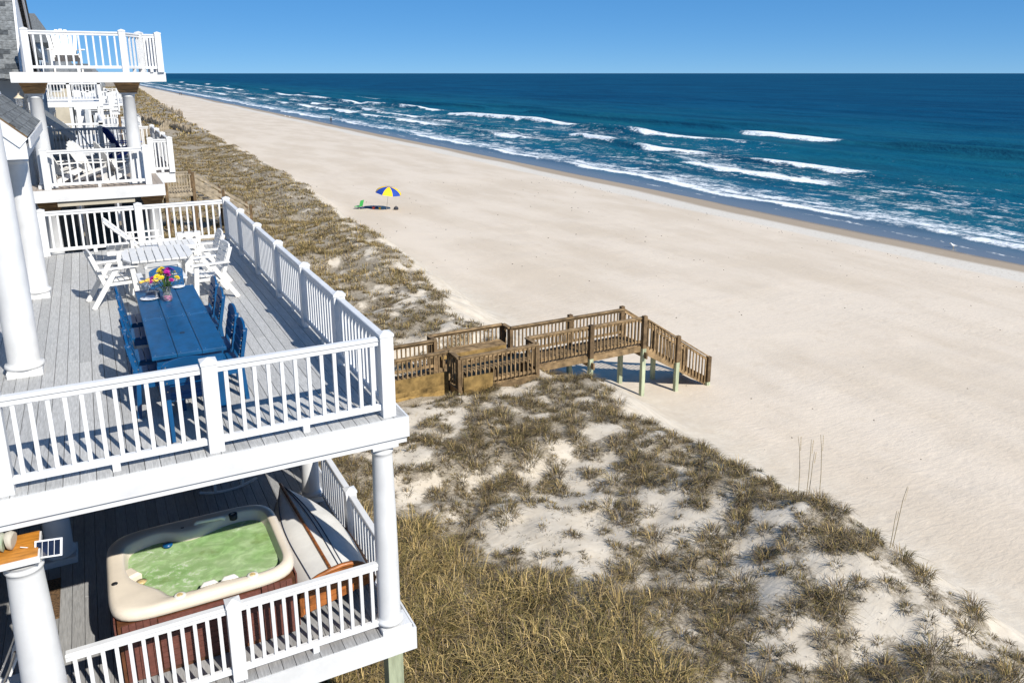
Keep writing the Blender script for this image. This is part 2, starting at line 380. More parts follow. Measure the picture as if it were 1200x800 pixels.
# ------------------------------------------------------------------ sea
SEA = -8.16
def wob1(y, s, a, L): return (fbm(y / L, y * 0 + s * 7.7, 60 + s, 3) - 0.5) * 2 * a
CREST = [  # x, wobble, length scale, height, width, y gates (from, to) that break
    (54.6, 1.3, 16, 0.16, 1.0, -60, 4000), (69.5, 3.0, 30, 0.5, 1.8, -60, 4000), (79, 3.0, 34, 0.8, 2.0, 55, 4000), (96, 4, 40, 1.2, 2.6, 50, 4000), (116, 4, 45, 1.3, 3.2, 84, 122), (132, 5, 60, 0.95, 4.5, -60, 4000), (175, 6, 80, 0.45, 6, -60, 4000)]
def sea_z(x, y):
    z = np.zeros_like(x)
    for i, (cx, a, L, h, wd, y0, y1) in enumerate(CREST):
        u = x - (cx + wob1(y, i, a, L))
        amp = h * (0.35 + 0.65 * sstep(0.35, 0.6, vnoise(y / 22, y * 0 + i * 3.3, 80 + i)))
        prof = np.where(u < 0, np.exp(-(u / (wd * 0.45)) ** 2), np.exp(-(u / (wd * 1.3)) ** 2))
        z = z + amp * prof
    k = sstep(52, 75, x)
    z = z + k * ((fbm(x / 7, y / 16, 90, 3) - 0.5) * 0.45 + (fbm(x / 2.2, y / 3.0, 91, 2) - 0.5) * 0.14) * (1 - sstep(250, 700, x))
    z = z + sstep(120, 200, x) * 0.22 * np.sin(x / 5.5 + fbm(x / 60, y / 60, 92, 2) * 9) * (1 - sstep(500, 1500, x))
    return SEA + z * sstep(47, 56, x) 
def make_sea():
    q = NT('sea_water'); X, Y, Z = q.xyz()
    n40 = q.noise(1.0, 3, 0.5, (0.012, 0.03, 1)); n8 = q.noise(1.0, 5, 0.6, (0.10, 0.05, 1)); lace = q.noise(1.0, 8, 0.68, (0.55, 0.30, 1), dist=0.8); fine = q.noise(2.2, 6, 0.7)
    deep = q.mix(q.rng(q.noise(1.0, 4, 0.6, (0.02, 0.008, 1)), 0.35, 0.7), (0.0015, 0.058, 0.128), (0.0008, 0.040, 0.098))
    mid = q.mix(q.rng(n8, 0.35, 0.7), (0.003, 0.082, 0.142), (0.008, 0.096, 0.138))
    col = q.mix(q.rng(X, 80, 230), mid, deep)
    strk = q.noise(1.0, 5, 0.65, (0.11, 0.018, 1)); strk2 = q.noise(1.0, 6, 0.7, (0.5, 0.12, 1))
    col = q.mix(q.rng(strk, 0.42, 0.68, 0, 0.55), col, (0.0006, 0.022, 0.060))
    col = q.mix(q.rng(strk2, 0.50, 0.75, 0, 0.5), col, (0.008, 0.085, 0.150))
    col = q.mix(q.rng(X, 49, 58), (0.15, 0.155, 0.155), col)
    fo = q.N.new('ShaderNodeAttribute'); fo.attribute_name = 'foam'; fo = fo.outputs['Fac']
    th = q.rng(q.math('ADD', q.math('MULTIPLY', lace, 0.62), q.math('MULTIPLY', fine, 0.38)), 0.32, 0.68, 0.0, 1.0, False)
    f = q.rng(q.math('SUBTRACT', fo, th), -0.16, 0.34)
    col = q.mix(f, col, (0.74, 0.77, 0.79))
    rough = q.rng(f, 0, 1, 0.20, 0.75, False)
    chop = q.math('ADD', q.math('MULTIPLY', q.noise(1.0, 6, 0.6, (0.42, 0.20, 0.3)), 1.0), q.math('MULTIPLY', q.noise(1.0, 3, 0.5, (2.2, 1.4, 1)), 0.18))
    near = q.rng(X, 50, 62)
    b = q.bump(q.math('MULTIPLY', chop, near), 0.85, 0.75)
    b = q.bump(q.math('MULTIPLY', f, 1.0), 0.25, 0.15, b)
    q.out(Base_Color=col, Roughness=rough, Normal=b); q.b.inputs['Specular IOR Level'].default_value = 0.0
    gl = q.N.new('ShaderNodeBsdfGlossy'); gl.inputs['Roughness'].default_value = 0.18; gl.inputs['Color'].default_value = (1, 1, 1, 1); q.L.new(b, gl.inputs['Normal'])
    ms = q.N.new('ShaderNodeMixShader'); q._in(ms.inputs[0], q.math('MULTIPLY', q.rng(X, 50, 66, 0.30, 0.07), q.math('SUBTRACT', 1.0, f)))
    q.L.new(q.b.outputs[0], ms.inputs[1]); q.L.new(gl.outputs[0], ms.inputs[2]); q.L.new(ms.outputs[0], q.N['Material Output'].inputs['Surface'])
make_sea()
def foam(x, y):
    d = np.zeros_like(x)
    def band(cx, i, a, L, front, back, amt, gate=1.0):
        u = x - (cx + wob1(y, i, a, L)) + (fbm(x / 3.5, y / 5.0, 140 + i, 3) - 0.5) * (3.0 if cx > 60 else 1.6)
        return np.where(u < 0, np.exp(-(u / front) ** 2), np.exp(-(np.abs(u) / back) ** 1.4)) * amt * gate
    g = lambda s, L, a, b: sstep(a, b, vnoise(y / L, y * 0 + s * 1.7, 120 + s))
    d = np.maximum(d, band(54.6, 0, 1.3, 16, 0.7, 2.2, 0.95, 0.62 + 0.38 * g(0, 11, 0.2, 0.6)))
    d = np.maximum(d, band(57.0, 0, 1.3, 16, 2.0, 6.0, 0.62))
    d = np.maximum(d, band(51.5, 7, 1.2, 12, 0.25, 0.5, 0.48, g(9, 8, 0.4, 0.6)))
    d = np.maximum(d, band(69.5, 1, 3.0, 30, 1.0, 3.4, 1.0, 0.25 + 0.75 * g(1, 12, 0.35, 0.6)))
    d = np.maximum(d, band(72.0, 1, 3.0, 30, 3.0, 11.0, 0.50, 0.6 + 0.4 * g(11, 20, 0.3, 0.6)))
    d = np.maximum(d, band(63.0, 9, 2.5, 12, 1.5, 4.0, 0.50, g(12, 10, 0.35, 0.6)))
    d = np.maximum(d, band(79, 2, 3.0, 34, 1.0, 3.4, 1.0, (0.1 + 0.9 * g(2, 13, 0.42, 0.62)) * sstep(38, 60, y)))
    d = np.maximum(d, band(96, 3, 4, 40, 1.4, 4.6, 1.05, (0.05 + 0.95 * g(3, 20, 0.42, 0.58)) * sstep(80, 115, y)))
    d = np.maximum(d, band(116, 4, 4, 45, 2.6, 2.8, 1.1, sstep(88, 93, y) * (1 - sstep(108, 122, y))))
    d = np.maximum(d, band(118, 5, 6, 60, 1.6, 5, 0.85, g(5, 30, 0.55, 0.7) * sstep(200, 260, y)))
    d = np.maximum(d, band(88, 6, 5, 25, 5, 13, 0.44, sstep(60, 100, y) * (0.7 + 0.3 * g(13, 15, 0.3, 0.6))))
    d = np.maximum(d, band(66, 8, 4, 20, 6, 11, 0.40, 0.75 + 0.25 * g(14, 14, 0.3, 0.6)))
    return d
sx = np.array(list(np.arange(47, 125, 0.45)) + list(np.arange(125, 260, 1.6)) + geo(260, 60000, 90))
sy = np.array(list(-np.array(geo(3000, 30, 20))) + list(np.arange(-28, 130, 0.7)) + list(np.arange(130, 330, 1.8)) + geo(330, 60000, 110))
sea = grid_object('sea', sx, sy, sea_z, 'sea_water', {'foam': foam})
tag(sea, 'deep blue ocean with lines of white breakers', 'sea', kind='structure')

# ------------------------------------------------------------------ own house: decks
def deck_boards(parent, x0, x1, y0, y1, z, m, bw=0.14, gap=0.005, seed=1, lens=(3.66, 4.88), th=0.025, single=False):
    rnd = random.Random(seed); n = int(round((x1 - x0) / bw)); cache = {}
    for i in range(n):
        cx = x0 + (i + 0.5) * (x1 - x0) / n
        cuts = [y0]
        if not single:
            c = y0 + rnd.choice((1.22, 2.44, 3.66, 4.88)) + rnd.uniform(-0.2, 0.2)
            while c < y1 - 0.6: cuts.append(c); c += rnd.choice(lens)
        cuts.append(y1)
        for a, b in zip(cuts, cuts[1:]):
            L = round(b - a - 0.003, 3)
            if L not in cache: cache[L] = MB().rbox((0, 0, -th / 2), ((x1 - x0) / n - gap, L, th), 0.003).mesh('board', m)
            link('board', cache[L], parent, (cx, (a + b) / 2, z))
POST = 0.146; PH = 0.955
_post = None
def railing(name, label, p0, p1, z, posts, bays, group=None, h=0.93, m='vinyl', nb=12, foot=True, parent_post=True):
    """posts: list of distances along p0>p1 with a post; bays: list of (a,b) distances"""
    global _post
    p0 = Vector((*p0, z)); p1 = Vector((*p1, z)); d = (p1 - p0).normalized(); ang = math.atan2(d.y, d.x)
    t = thing(name, label, 'railing', p0, ang, group)
    if _post is None:
        hw = POST / 2
        _post = (MB().bb(-hw, hw, -hw, hw, 0, PH).mesh('post', 'vinyl'),
                 MB().bb(-hw - .008, hw + .008, -hw - .008, hw + .008, PH - .02, PH + .012).add([(-hw - .008, -hw - .008, PH + .012), (hw + .008, -hw - .008, PH + .012), (hw + .008, hw + .008, PH + .012), (-hw - .008, hw + .008, PH + .012), (0, 0, PH + .045)], [(0, 1, 4), (1, 2, 4), (2, 3, 4), (3, 0, 4)]).mesh('post_cap', 'vinyl'),
                 MB().bb(-.019, .019, -.019, .019, 0.135, h - .085).mesh('baluster', 'vinyl'))
    for s in posts:
        po = link('post', _post[0], t, (s, 0, 0)); link('post_cap', _post[1], po)
    for a, b in bays:
        c = (a + b) / 2; L = b - a
        tr = MB().rbox((0, 0, h - .0175), (L, .085, .035), .008).obj('top_rail', m, t, (c, 0, 0))
        MB().bb(-L / 2, L / 2, -.028, .028, h - .09, h - .0365).obj('sub_rail', m, tr)
        MB().rbox((0, 0, .1125), (L, .06, .065), .006).obj('bottom_rail', m, t, (c, 0, 0))
        if foot: MB().bb(-.035, .035, -.03, .03, 0, .08).obj('foot_block', m, t, (c, 0, 0))
        for i in range(nb): link('baluster', _post[2], t, (a + (i + 0.5) * L / nb if nb != 12 else a + (i + 0.62) * L / (nb + .24), 0, 0))
    return t
def column(parent, loc, r0, r1, h, plinth=0.4, ph=0.09, shade='vinyl2', sq_cap=True):
    o = MB().lathe([(r0 * 1.0, ph), (r0 * 1.18, ph + .005), (r0 * 1.24, ph + .03), (r0 * 1.18, ph + .055), (r0 * 1.02, ph + .065), (r0, ph + .09), (r0, ph + h * .33), ((r0 + r1) / 2 + .004, h * .65), (r1, h - .16), (r1, h - .125), (r1 * 1.1, h - .115), (r1 * 1.1, h - .09), (r1 * 1.02, h - .08), (r1 * 1.05, h - .06), (r1 * 1.22, h - .03)], 32).obj('column', shade, parent, loc)
    if plinth: MB().rbox((0, 0, ph / 2), (plinth, plinth, ph), .008).obj('plinth', shade, o)
    if sq_cap: MB().bb(-r1 * 1.3, r1 * 1.3, -r1 * 1.3, r1 * 1.3, h - .03, h - .001).obj('capital', shade, o)
    return o
BAY = 1.8279; YE = 6 * BAY; XR = 0.176; YF = -0.124; HP = POST / 2
up = thing('upper_deck', 'upper grey board deck with white fascia, blue tables standing on it', 'deck', (0, 0, 0))
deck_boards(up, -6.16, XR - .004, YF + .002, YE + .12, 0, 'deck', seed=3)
MB().bb(-6.3, XR + .02, YF - .025, YF, -.245, -.004).obj('fascia', 'vinyl2', up)
MB().bb(XR - .002, XR + .022, YF + .001, YE + .14, -.245, -.004).obj('fascia', 'vinyl2', up)
MB().bb(-6.3, XR - .004, YE + .122, YE + .145, -.245, -.004).obj('fascia', 'vinyl2', up)
MB().bb(-6.3, XR - .002, YF + .012, YF + .05, -.322, -.2455).obj('trim', 'vinyl2', up)
MB().bb(XR - .06, XR - .004, YF + .051, YE + .1, -.322, -.2455).obj('trim', 'vinyl2', up)
MB().bb(-6.3, XR - .065, YF + .06, YE + .1, -.24, -.03).obj('joist_frame', 'wood_dark', up)
# rails of the upper deck
railing('railing', 'white near railing of the upper deck, in front of the blue tables', (-5.49, 0), (0, 0), 0, [0, BAY + .003, 2 * BAY + .006], [(HP, 1.83 - HP), (1.83 + HP, 3.66 - HP), (3.66 + HP, 5.49 - HP)], 'white deck railings')
railing('railing', 'long white sea-side railing of the upper deck running along the dune', (0, 0), (0, YE), 0, [i * BAY for i in range(7)], [(i * BAY + HP, (i + 1) * BAY - HP) for i in range(6)], 'white deck railings')
railing('railing', 'white far end railing of the upper deck behind the lounger', (-3.67, YE), (0, YE), 0, [0, 3.67 - 1.83], [(HP, 1.84 - HP), (1.84 + HP, 3.67 - HP)], 'white deck railings')

ZL = -2.755
lo = thing('lower_deck', 'lower deck of grey boards coloured darker for shade, on green posts, carrying the hot tub', 'deck', (0, 0, 0))
deck_boards(lo, -6.16, XR - .004, YF + .002, 8.6, ZL, 'deck_shaded', seed=9)
MB().bb(-6.3, XR + .02, YF - .025, YF, ZL - .30, ZL - .004).obj('fascia', 'vinyl2', lo)
MB().bb(XR - .002, XR + .022, YF + .001, 8.6, ZL - .30, ZL - .004).obj('fascia', 'vinyl2', lo)
MB().bb(-6.3, XR - .01, YF + .06, 8.5, ZL - .25, ZL - .03).obj('joist_frame', 'wood_dark', lo)
for (px, py) in ((-.03, .1), (-.03, 3.4), (-.03, 7.4), (-3.67, .3), (-3.67, 3.5)):
    MB().bb(px - .095, px + .095, py - .095, py + .095, -6.4, ZL - .26).obj('pile', 'treated', lo)
column(lo, (-.08, .02, ZL), .135, .115, -.322 - ZL, .0)
MB().rbox((-.08 + .045, .02 - .0, ZL + .03), (.36, .30, .06), .01).obj('column_base', 'vinyl2', lo)
column(lo, (-.17, 3.42, ZL), .135, .115, -.322 - ZL, .33)
column(lo, (-3.62, 3.45, ZL), .165, .14, -.322 - ZL, .40)
column(lo, (-.17, 7.42, ZL), .135, .115, -.322 - ZL, .33)
lr = [(3.5 - 3.42, 3.5 - 1.83 - HP), (3.5 - 1.83 + HP, 3.5 - .21)]
railing('railing', 'white near railing of the lower deck, in front of the hot tub', (-3.5, 0), (0, 0), ZL, [1.67], lr, 'white deck railings')
railing('railing', 'short white sea-side railing of the lower deck beside the upturned boat', (-.02, 0), (-.02, 7.4), ZL, [1.72, 5.45], [(.16, 1.72 - HP), (1.72 + HP, 3.27), (3.58, 5.45 - HP), (5.45 + HP, 7.28)], 'white deck railings')

# ------------------------------------------------------------------ own house: wall, porch roof
hw = thing('beach_house', 'white sided beach house behind the columns at the left edge', 'house', (-7, 5, 0))
MB().bb(-4.5, .8, -5.0, 5.9, -5.4, 3.4).obj('wall', 'siding_grey', hw)
for i in range(40): MB().bb(.80, .815, -4.9, 5.8, -5.3 + i * .21, -5.3 + i * .21 + .2).obj('siding_board', 'siding_grey', hw)
for (yy, zz) in ((-3, 0), (2.6, 0), (-3, ZL), (2.6, ZL)):
    dr = MB().bb(.816, .87, yy - .98, yy + .98, zz + .02, zz + 2.15).obj('door', 'vinyl', hw)
    MB().bb(.872, .88, yy - .88, yy - .05, zz + .12, zz + 2.05).obj('pane', 'glass_dark', dr)
    MB().bb(.872, .88, yy + .05, yy + .88, zz + .12, zz + 2.05).obj('pane', 'glass_dark', dr)
pr = thing('porch_roof', 'small grey shingled porch roof with white trim on thick round columns', 'roof', (0, 0, 0))
column(pr, (-3.67, 3.41, 0), .185, .15, 3.5, .395, .085)
column(pr, (-3.69, 7.46, 0), .175, .145, 2.42, .375, .085)
EX, EZ, RY0, RY1, SL = -3.44, 2.76, 6.55, 11.1, 0.93
def rp(u, y, n=0.0):      # u: distance up the slope from the eave, n: above surface
    c = 1 / math.sqrt(1 + SL * SL); s = SL * c
    return (EX - u * c + n * s, y, EZ + u * s + n * c)
MB().add([rp(0, RY0), rp(0, RY1), rp(3.0, RY1), rp(3.0, RY0), rp(0, RY0, -.05), rp(0, RY1, -.05), rp(3, RY1, -.05), rp(3, RY0, -.05)], [(0, 1, 2, 3), (7, 6, 5, 4), (0, 4, 5, 1), (1, 5, 6, 2), (2, 6, 7, 3), (3, 7, 4, 0)]).obj('sheathing', 'wood_dark', pr)
MB().add([rp(-.02, RY0 - .03, -.02), rp(-.02, RY0 - .03, -.2), rp(3, RY0 - .03, -.2), rp(3, RY0 - .03, -.02), rp(-.02, RY0 - .002, -.02), rp(-.02, RY0 - .002, -.2), rp(3, RY0 - .002, -.2), rp(3, RY0 - .002, -.02)], [(0, 1, 2, 3), (7, 6, 5, 4), (0, 4, 5, 1), (1, 5, 6, 2), (2, 6, 7, 3), (3, 7, 4, 0)]).obj('rake_board', 'vinyl', pr)
MB().bb(EX + .01, EX + .035, RY0 - .03, RY1, EZ - .17, EZ - .012).obj('eave_board', 'vinyl', pr)
MB().add([(EX - .03, RY0, EZ - .06), (EX - .03, RY0, 2.421), (EX - 3, RY0, 2.421), (EX - 3, RY0, EZ + 2.3), (EX - .03, RY0 + .05, EZ - .06), (EX - .03, RY0 + .05, 2.421), (EX - 3, RY0 + .05, 2.421), (EX - 3, RY0 + .05, EZ + 2.3)], [(0, 1, 2, 3), (7, 6, 5, 4), (0, 4, 5, 1), (1, 5, 6, 2), (2, 6, 7, 3), (3, 7, 4, 0)]).obj('gable', 'siding_white', pr)
MB().bb(EX - .42, EX - .04, RY0 + .052, RY1 - .05, 2.422, 2.62).obj('beam', 'vinyl2', pr)
sh_me = None
for k in range(9):
    y = RY0 + .02 + (k % 2) * .12
    while y < RY1 - .1:
        if sh_me is None:
            c = 1 / math.sqrt(1 + SL * SL); s = SL * c; f = lambda u, yy, n: (-u * c + n * s, yy, u * s + n * c)
            sh_me = MB().add([f(0, 0, .004), f(0, .235, .004), f(.2, .235, .001), f(.2, 0, .001), f(0, 0, .014), f(0, .235, .014), f(.2, .235, .006), f(.2, 0, .006)], [(4, 5, 6, 7), (0, 4, 7, 3), (0, 1, 5, 4), (1, 2, 6, 5), (2, 3, 7, 6)]).mesh('shingle', 'shingle')
        link('shingle', sh_me, pr, rp(k * .15, y, random.uniform(0, .004)))
        y += .24

# ------------------------------------------------------------------ shelf with bundle and solar panel at lower left
sc = thing('round_column', 'stout white column at the lower left corner under a wooden shelf', 'column', (-3.6, -.2, ZL))
column(sc, (0, 0, 0), .185, .15, -.56 - ZL, .42, .09, sq_cap=False)
sf = thing('shelf', 'white edged orange wood shelf on the stout column at lower left', 'shelf', (-3.6, -.2, -.54))
MB().bb(-.9, .155, -.22, .25, .0, .055).obj('edge', 'vinyl', sf)
MB().bb(-.88, .14, -.20, .25, .0552, .064).obj('top', 'orange_wood', sf)
bo = thing('bundle', 'beige and green rolled bundle lying on the orange wood shelf', 'bundle', (-3.86, -.17, -.475))
for i, (wd_, mm_) in enumerate(((.13, 'siding_tan'), (.07, 'stone'), (.11, 'siding_tan'), (.06, 'stone'), (.07, 'siding_tan'))):
    x0_ = (-.22, -.09, -.02, .09, .15)[i]
    MB().tube([(x0_ + .004, 0, .075), (x0_ + .02, 0, .078), (x0_ + wd_ - .02, .005, .08), (x0_ + wd_ - .004, 0, .078)], [.07, .085 + .006 * (i % 2), .087, .07], 14).obj('roll', mm_, bo)
sp = thing('solar_panel', 'small white framed solar panel leaning by the wooden shelf', 'solar panel', (-3.38, -.28, -.50))
rt = Matrix.Rotation(R(-12), 3, 'Z') @ Matrix.Rotation(R(58), 3, 'X')
MB().box((0, 0, 0), (.23, .16, .012), rt).obj('frame', 'vinyl', sp)
for i in range(4): MB().box(rt @ Vector((-.075 + i * .05, 0, .008)), (.044, .13, .004), rt).obj('cell', 'solar', sp)
MB().tube([(-.1, .02, 0), (-.16, .06, .02), (-.22, .05, .05)], .004, 6).obj('cable', 'vinyl', sp)
dm = MB()
dm.bb(-3.95, -3.62, 2.05, 2.95, ZL + .001, ZL + .014)
tag(dm.obj('doormat', 'mat_brown'), 'brown woven doormat on the lower deck by the left column', 'mat')
fr = thing('folding_chair', 'silver tube folding chair frame at the lower left edge', 'chair', (-4.0, .35, ZL))
for sy in (-.2, .2):
    MB().tube([(-.3, sy, 0), (.1, sy, .85), (.16, sy, 1.0)], .012, 8).obj('leg', 'steel', fr); MB().tube([(.25, sy, 0), (-.15, sy, .62)], .012, 8).obj('leg', 'steel', fr)
MB().rbox((-.02, 0, .45), (.42, .42, .03), .008).obj('seat', 'poly_white', fr); MB().box((.13, 0, .85), (.02, .42, .22), Matrix.Rotation(R(25), 3, 'Y')).obj('backrest', 'poly_white', fr)

# ------------------------------------------------------------------ neighbouring house (next unit along the row)
NZ = 1.0; NU = 3.74; NY = 14.05
nb = thing('neighbour_house', 'neighbouring grey shingled house with stacked white balconies on wood-capped columns', 'house', (0, 0, 0))
GX = -3.87
# steep shingled roof slope facing the camera, gable side facing the sea
ra = (14.6, 3.70); rb = (17.6, 7.9); rc = (21.5, 4.93); 
MB().bb(-12, GX - .02, 15.2, 24.6, -5.4, 3.6).obj('wall', 'siding_grey', nb)
for i in range(34): MB().bb(GX - .019, GX - .004, 15.25, 24.5, -5.3 + i * .26, -5.3 + i * .26 + .25).obj('siding_board', 'siding_grey', nb)
MB().add([(GX - .1, 14.75, 3.6), (GX - .1, 17.6, 7.75), (GX - .1, 24.6, 3.6), (-12, 14.75, 3.6), (-12, 17.6, 7.75), (-12, 24.6, 3.6)], [(0, 1, 2), (5, 4, 3), (0, 3, 4, 1), (1, 4, 5, 2), (2, 5, 3, 0)]).obj('gable', 'siding_white', nb)
def slope(p, q, x0, x1, ny, nm, mtl, course=.14, tab=.3):
    """roof plane in the y-z plane from p (low) to q (high), covered with shingle tabs"""
    m = MB(); dy, dz = q[0] - p[0], q[1] - p[1]; L = math.hypot(dy, dz); dy /= L; dz /= L; n = (-dz if ny < 0 else dz, dy if ny < 0 else -dy)
    f = lambda x, u, h: (x, p[0] + dy * u + n[0] * h, p[1] + dz * u + n[1] * h)
    k = 0; u = 0
    while u < L - .05:
        x = x1 - (k % 2) * tab * .5
        while x > x0:
            h = random.uniform(.012, .034) if random.random() < .3 else .012
            a, b = x - tab + .008, x; m.cur = 1 if random.random() < .28 else 0
            m.add([f(a, u, 0), f(b, u, 0), f(b, u + course * 1.15, 0), f(a, u + course * 1.15, 0), f(a, u, h), f(b, u, h), f(b, u + course * 1.15, .004), f(a, u + course * 1.15, .004)], [(4, 5, 6, 7), (0, 1, 5, 4), (1, 2, 6, 5), (3, 0, 4, 7)])
            x -= tab
        u += course; k += 1
    base = MB().add([f(x0, 0, -.06), f(x1, 0, -.06), f(x1, L, -.06), f(x0, L, -.06), f(x0, 0, 0), f(x1, 0, 0), f(x1, L, 0), f(x0, L, 0)], [(3, 2, 1, 0), (4, 5, 6, 7), (0, 1, 5, 4), (1, 2, 6, 5), (2, 3, 7, 6), (3, 0, 4, 7)]).obj(nm, 'shingle', nb)
    tag(m.obj('shingles', [mtl, 'shingle_dark'], nb), kind='stuff')
slope((14.45, 3.58), (17.6, 7.9), -8.5, GX + .02, -1, 'roof', 'shingle')
MB().beam((GX + .03, 17.62, 7.84), (GX + .03, 24.9, 3.55), .05, .24).obj('rake_board', 'vinyl', nb)
MB().beam((GX + .05, 14.5, 3.44), (GX + .05, 17.6, 7.68), .05, .22).obj('rake_board', 'vinyl', nb)
MB().add([(GX + .1, 17.65, 7.98), (GX + .1, 25, 3.6), (-12, 25, 3.6), (-12, 17.65, 7.98), (GX + .1, 17.65, 8.03), (GX + .1, 25, 3.65), (-12, 25, 3.65), (-12, 17.65, 8.03)], [(0, 1, 2, 3), (7, 6, 5, 4), (0, 4, 5, 1), (1, 5, 6, 2), (2, 6, 7, 3), (3, 7, 4, 0)]).obj('roof', 'shingle', nb)
def nb_deck(z, xl, xr, xs, ys, fas, m):
    dk = MB().bb(xl, xr, NY - .1, 22.8, z - .03, z - .026).obj('deck_base', 'gap', nb)
    n = int((xr - xl) / .14)
    me = MB().bb(-.067, .067, 0, 8.8, -.025, 0).mesh('board', m)
    for i in range(n): link('board', me, nb, (xl + (i + .5) * (xr - xl) / n, NY - .09, z))
    MB().bb(xl - .02, xr + .02, NY - .135, NY - .105, z - fas, z - .005).obj('fascia', 'vinyl2', nb)
    MB().bb(xr, xr + .025, NY - .104, ys - .02, z - fas, z - .005).obj('fascia', 'vinyl2', nb)
    MB().bb(xr + .026, xs, ys - .02, ys + .01, z - fas, z - .005).obj('fascia', 'vinyl2', nb)
    MB().bb(xs, xs + .025, ys - .02, 22.8, z - fas, z - .005).obj('fascia', 'vinyl2', nb)
    MB().bb(xr - .02, xs - .002, ys + .011, 22.8, z - .03, z - .004).obj('board', m, nb)
    MB().bb(xl, xr - .01, NY - .10, 22.7, z - fas + .02, z - .06).obj('joist_frame', 'siding_white', nb)
nb_deck(NZ, -4.0, -1.05, -.56, 16.5, .29, 'deck_tan')
nb_deck(NU, -4.0, -1.15, -.66, 15.0, .24, 'deck_tan')
MB().bb(-3.45, -1.75, NY - .07, NY - .04, NZ - .42, NZ - .291).obj('trim', 'siding_tan', nb)
for z in (NZ, NU, NZ - 2.75):
    for x in ((-3.6, -1.6) if z != NZ - 2.75 else (-3.62, -1.33)):
        if z == NZ - 2.75: hh = 2.46
        elif z == NZ: hh = 2.5
        else: continue
        y = NY + .38
        co = MB().lathe([(.17, .08), (.19, .1), (.19, .13), (.165, .15), (.165, .9), (.14, hh - .36), (.155, hh - .35), (.155, hh - .33), (.145, hh - .32), (.17, hh - .28)], 24).obj('column', 'vinyl2', nb, (x, y, z))
        MB().bb(-.21, .21, -.21, .21, 0, .08).obj('plinth', 'vinyl2', co); MB().bb(-.19, .19, -.19, .19, hh - .28, hh - .255).obj('capital', 'vinyl2', co)
        a, b = .20, .29; z0, z1 = hh - .254, hh
        for q in range(3):
            s0 = a + (b - a) * q / 3; s1 = a + (b - a) * (q + 1) / 3; y0 = z0 + (z1 - z0) * q / 3; y1 = z0 + (z1 - z0) * (q + 1) / 3 - .006
            MB().add([(-s0, -s0, y0), (s0, -s0, y0), (s0, s0, y0), (-s0, s0, y0), (-s1, -s1, y1), (s1, -s1, y1), (s1, s1, y1), (-s1, s1, y1)], [(3, 2, 1, 0), (4, 5, 6, 7), (0, 1, 5, 4), (1, 2, 6, 5), (2, 3, 7, 6), (3, 0, 4, 7)]).obj('wood_cap_board', 'cedar', co)
# lower terrace under the neighbour with glass doors
MB().bb(-12, -.9, NY + .1, 22.8, NZ - 2.85, NZ - 2.75).obj('terrace', 'wood_grey', nb)
for x in (-3.5, -2.55, -1.6):
    d_ = MB().bb(x - .45, x + .45, 17.0, 17.06, NZ - 2.74, NZ - .35).obj('door', 'vinyl', nb); MB().bb(x - .38, x + .38, 16.985, 16.998, NZ - 2.6, NZ - .5).obj('pane', 'glass_dark', d_)
for (yy, zz) in ((16.5, NZ), (19.8, NZ), (17.0, NU - .02)):
    if zz == NZ:
        d_ = MB().bb(GX, GX + .03, yy - .9, yy + .9, zz, zz + 2.1).obj('door', 'vinyl', nb); MB().bb(GX + .031, GX + .036, yy - .8, yy + .8, zz + .1, zz + 2.0).obj('pane', 'glass_dark', d_)
railing('railing', 'white near railing of the neighbouring main balcony with lounge chairs behind', (-3.6, NY), (-1.38, NY), NZ, [0, 2.22], [(HP, 2.22 - HP)], 'white deck railings')
railing('railing', 'short white stepped-back railing at the sea corner of the neighbouring main balcony', (-1.1, 16.5), (-.62, 16.5), NZ, [0, .50], [(HP, .50 - HP)], 'white deck railings', nb=4)
railing('railing', 'white sea-side railing of the neighbouring main balcony running away', (-.6, 16.5), (-.6, 22.7), NZ, [2.1, 4.2, 6.2], [(HP, 2.1 - HP), (2.1 + HP, 4.2 - HP), (4.2 + HP, 6.2 - HP)], 'white deck railings')
railing('railing', 'white far railing at the back of the neighbouring main balcony', (-3.7, 22.8), (-.7, 22.8), NZ, [0, 1.5], [(HP, 1.5 - HP), (1.5 + HP, 3.0)], 'white deck railings')
railing('railing', 'white near railing of the topmost neighbouring balcony against the sky', (-3.62, NY), (-1.6, NY), NU, [0, 2.02], [(HP, 2.02 - HP)], 'white deck railings')
railing('railing', 'short white angled railing at the corner of the topmost neighbouring balcony', (-1.6, NY), (-1.17, 14.95), NU, [1.0], [(HP, 1.0 - HP)], 'white deck railings', nb=4)
railing('railing', 'short white outer railing at the sea end of the topmost balcony', (-1.17, 14.95), (-.74, 14.98), NU, [.43], [(HP, .43 - HP)], 'white deck railings', nb=4)
railing('railing', 'white sea-side railing of the topmost neighbouring balcony running away', (-.74, 14.98), (-.74, 20), NU, [1.7, 3.4], [(HP, 1.7 - HP), (1.7 + HP, 3.4 - HP)], 'white deck railings')
railing('railing', 'white house-side railing of the topmost balcony beside the shingled roof', (-3.62, NY), (-3.72, 16), NU, [], [(HP, 1.8)], 'white deck railings')
# lantern and small lower roof
ln = thing('wall_lantern', 'small brass lantern hanging below the topmost balcony', 'lantern', (-3.92, 14.0, 3.02))
MB().lathe([(.0, .22), (.03, .2), (.10, .14), (.11, .13)], 8).obj('hood', 'lantern', ln); MB().lathe([(.06, -.05), (.085, .125)], 8).obj('pane', 'glass', ln); MB().lathe([(.02, -.09), (.07, -.05)], 8).obj('base', 'lantern', ln)
MB().beam((-.0, 0, .2), (-.0, .5, .28), .03, .03).obj('bracket', 'lantern', ln)

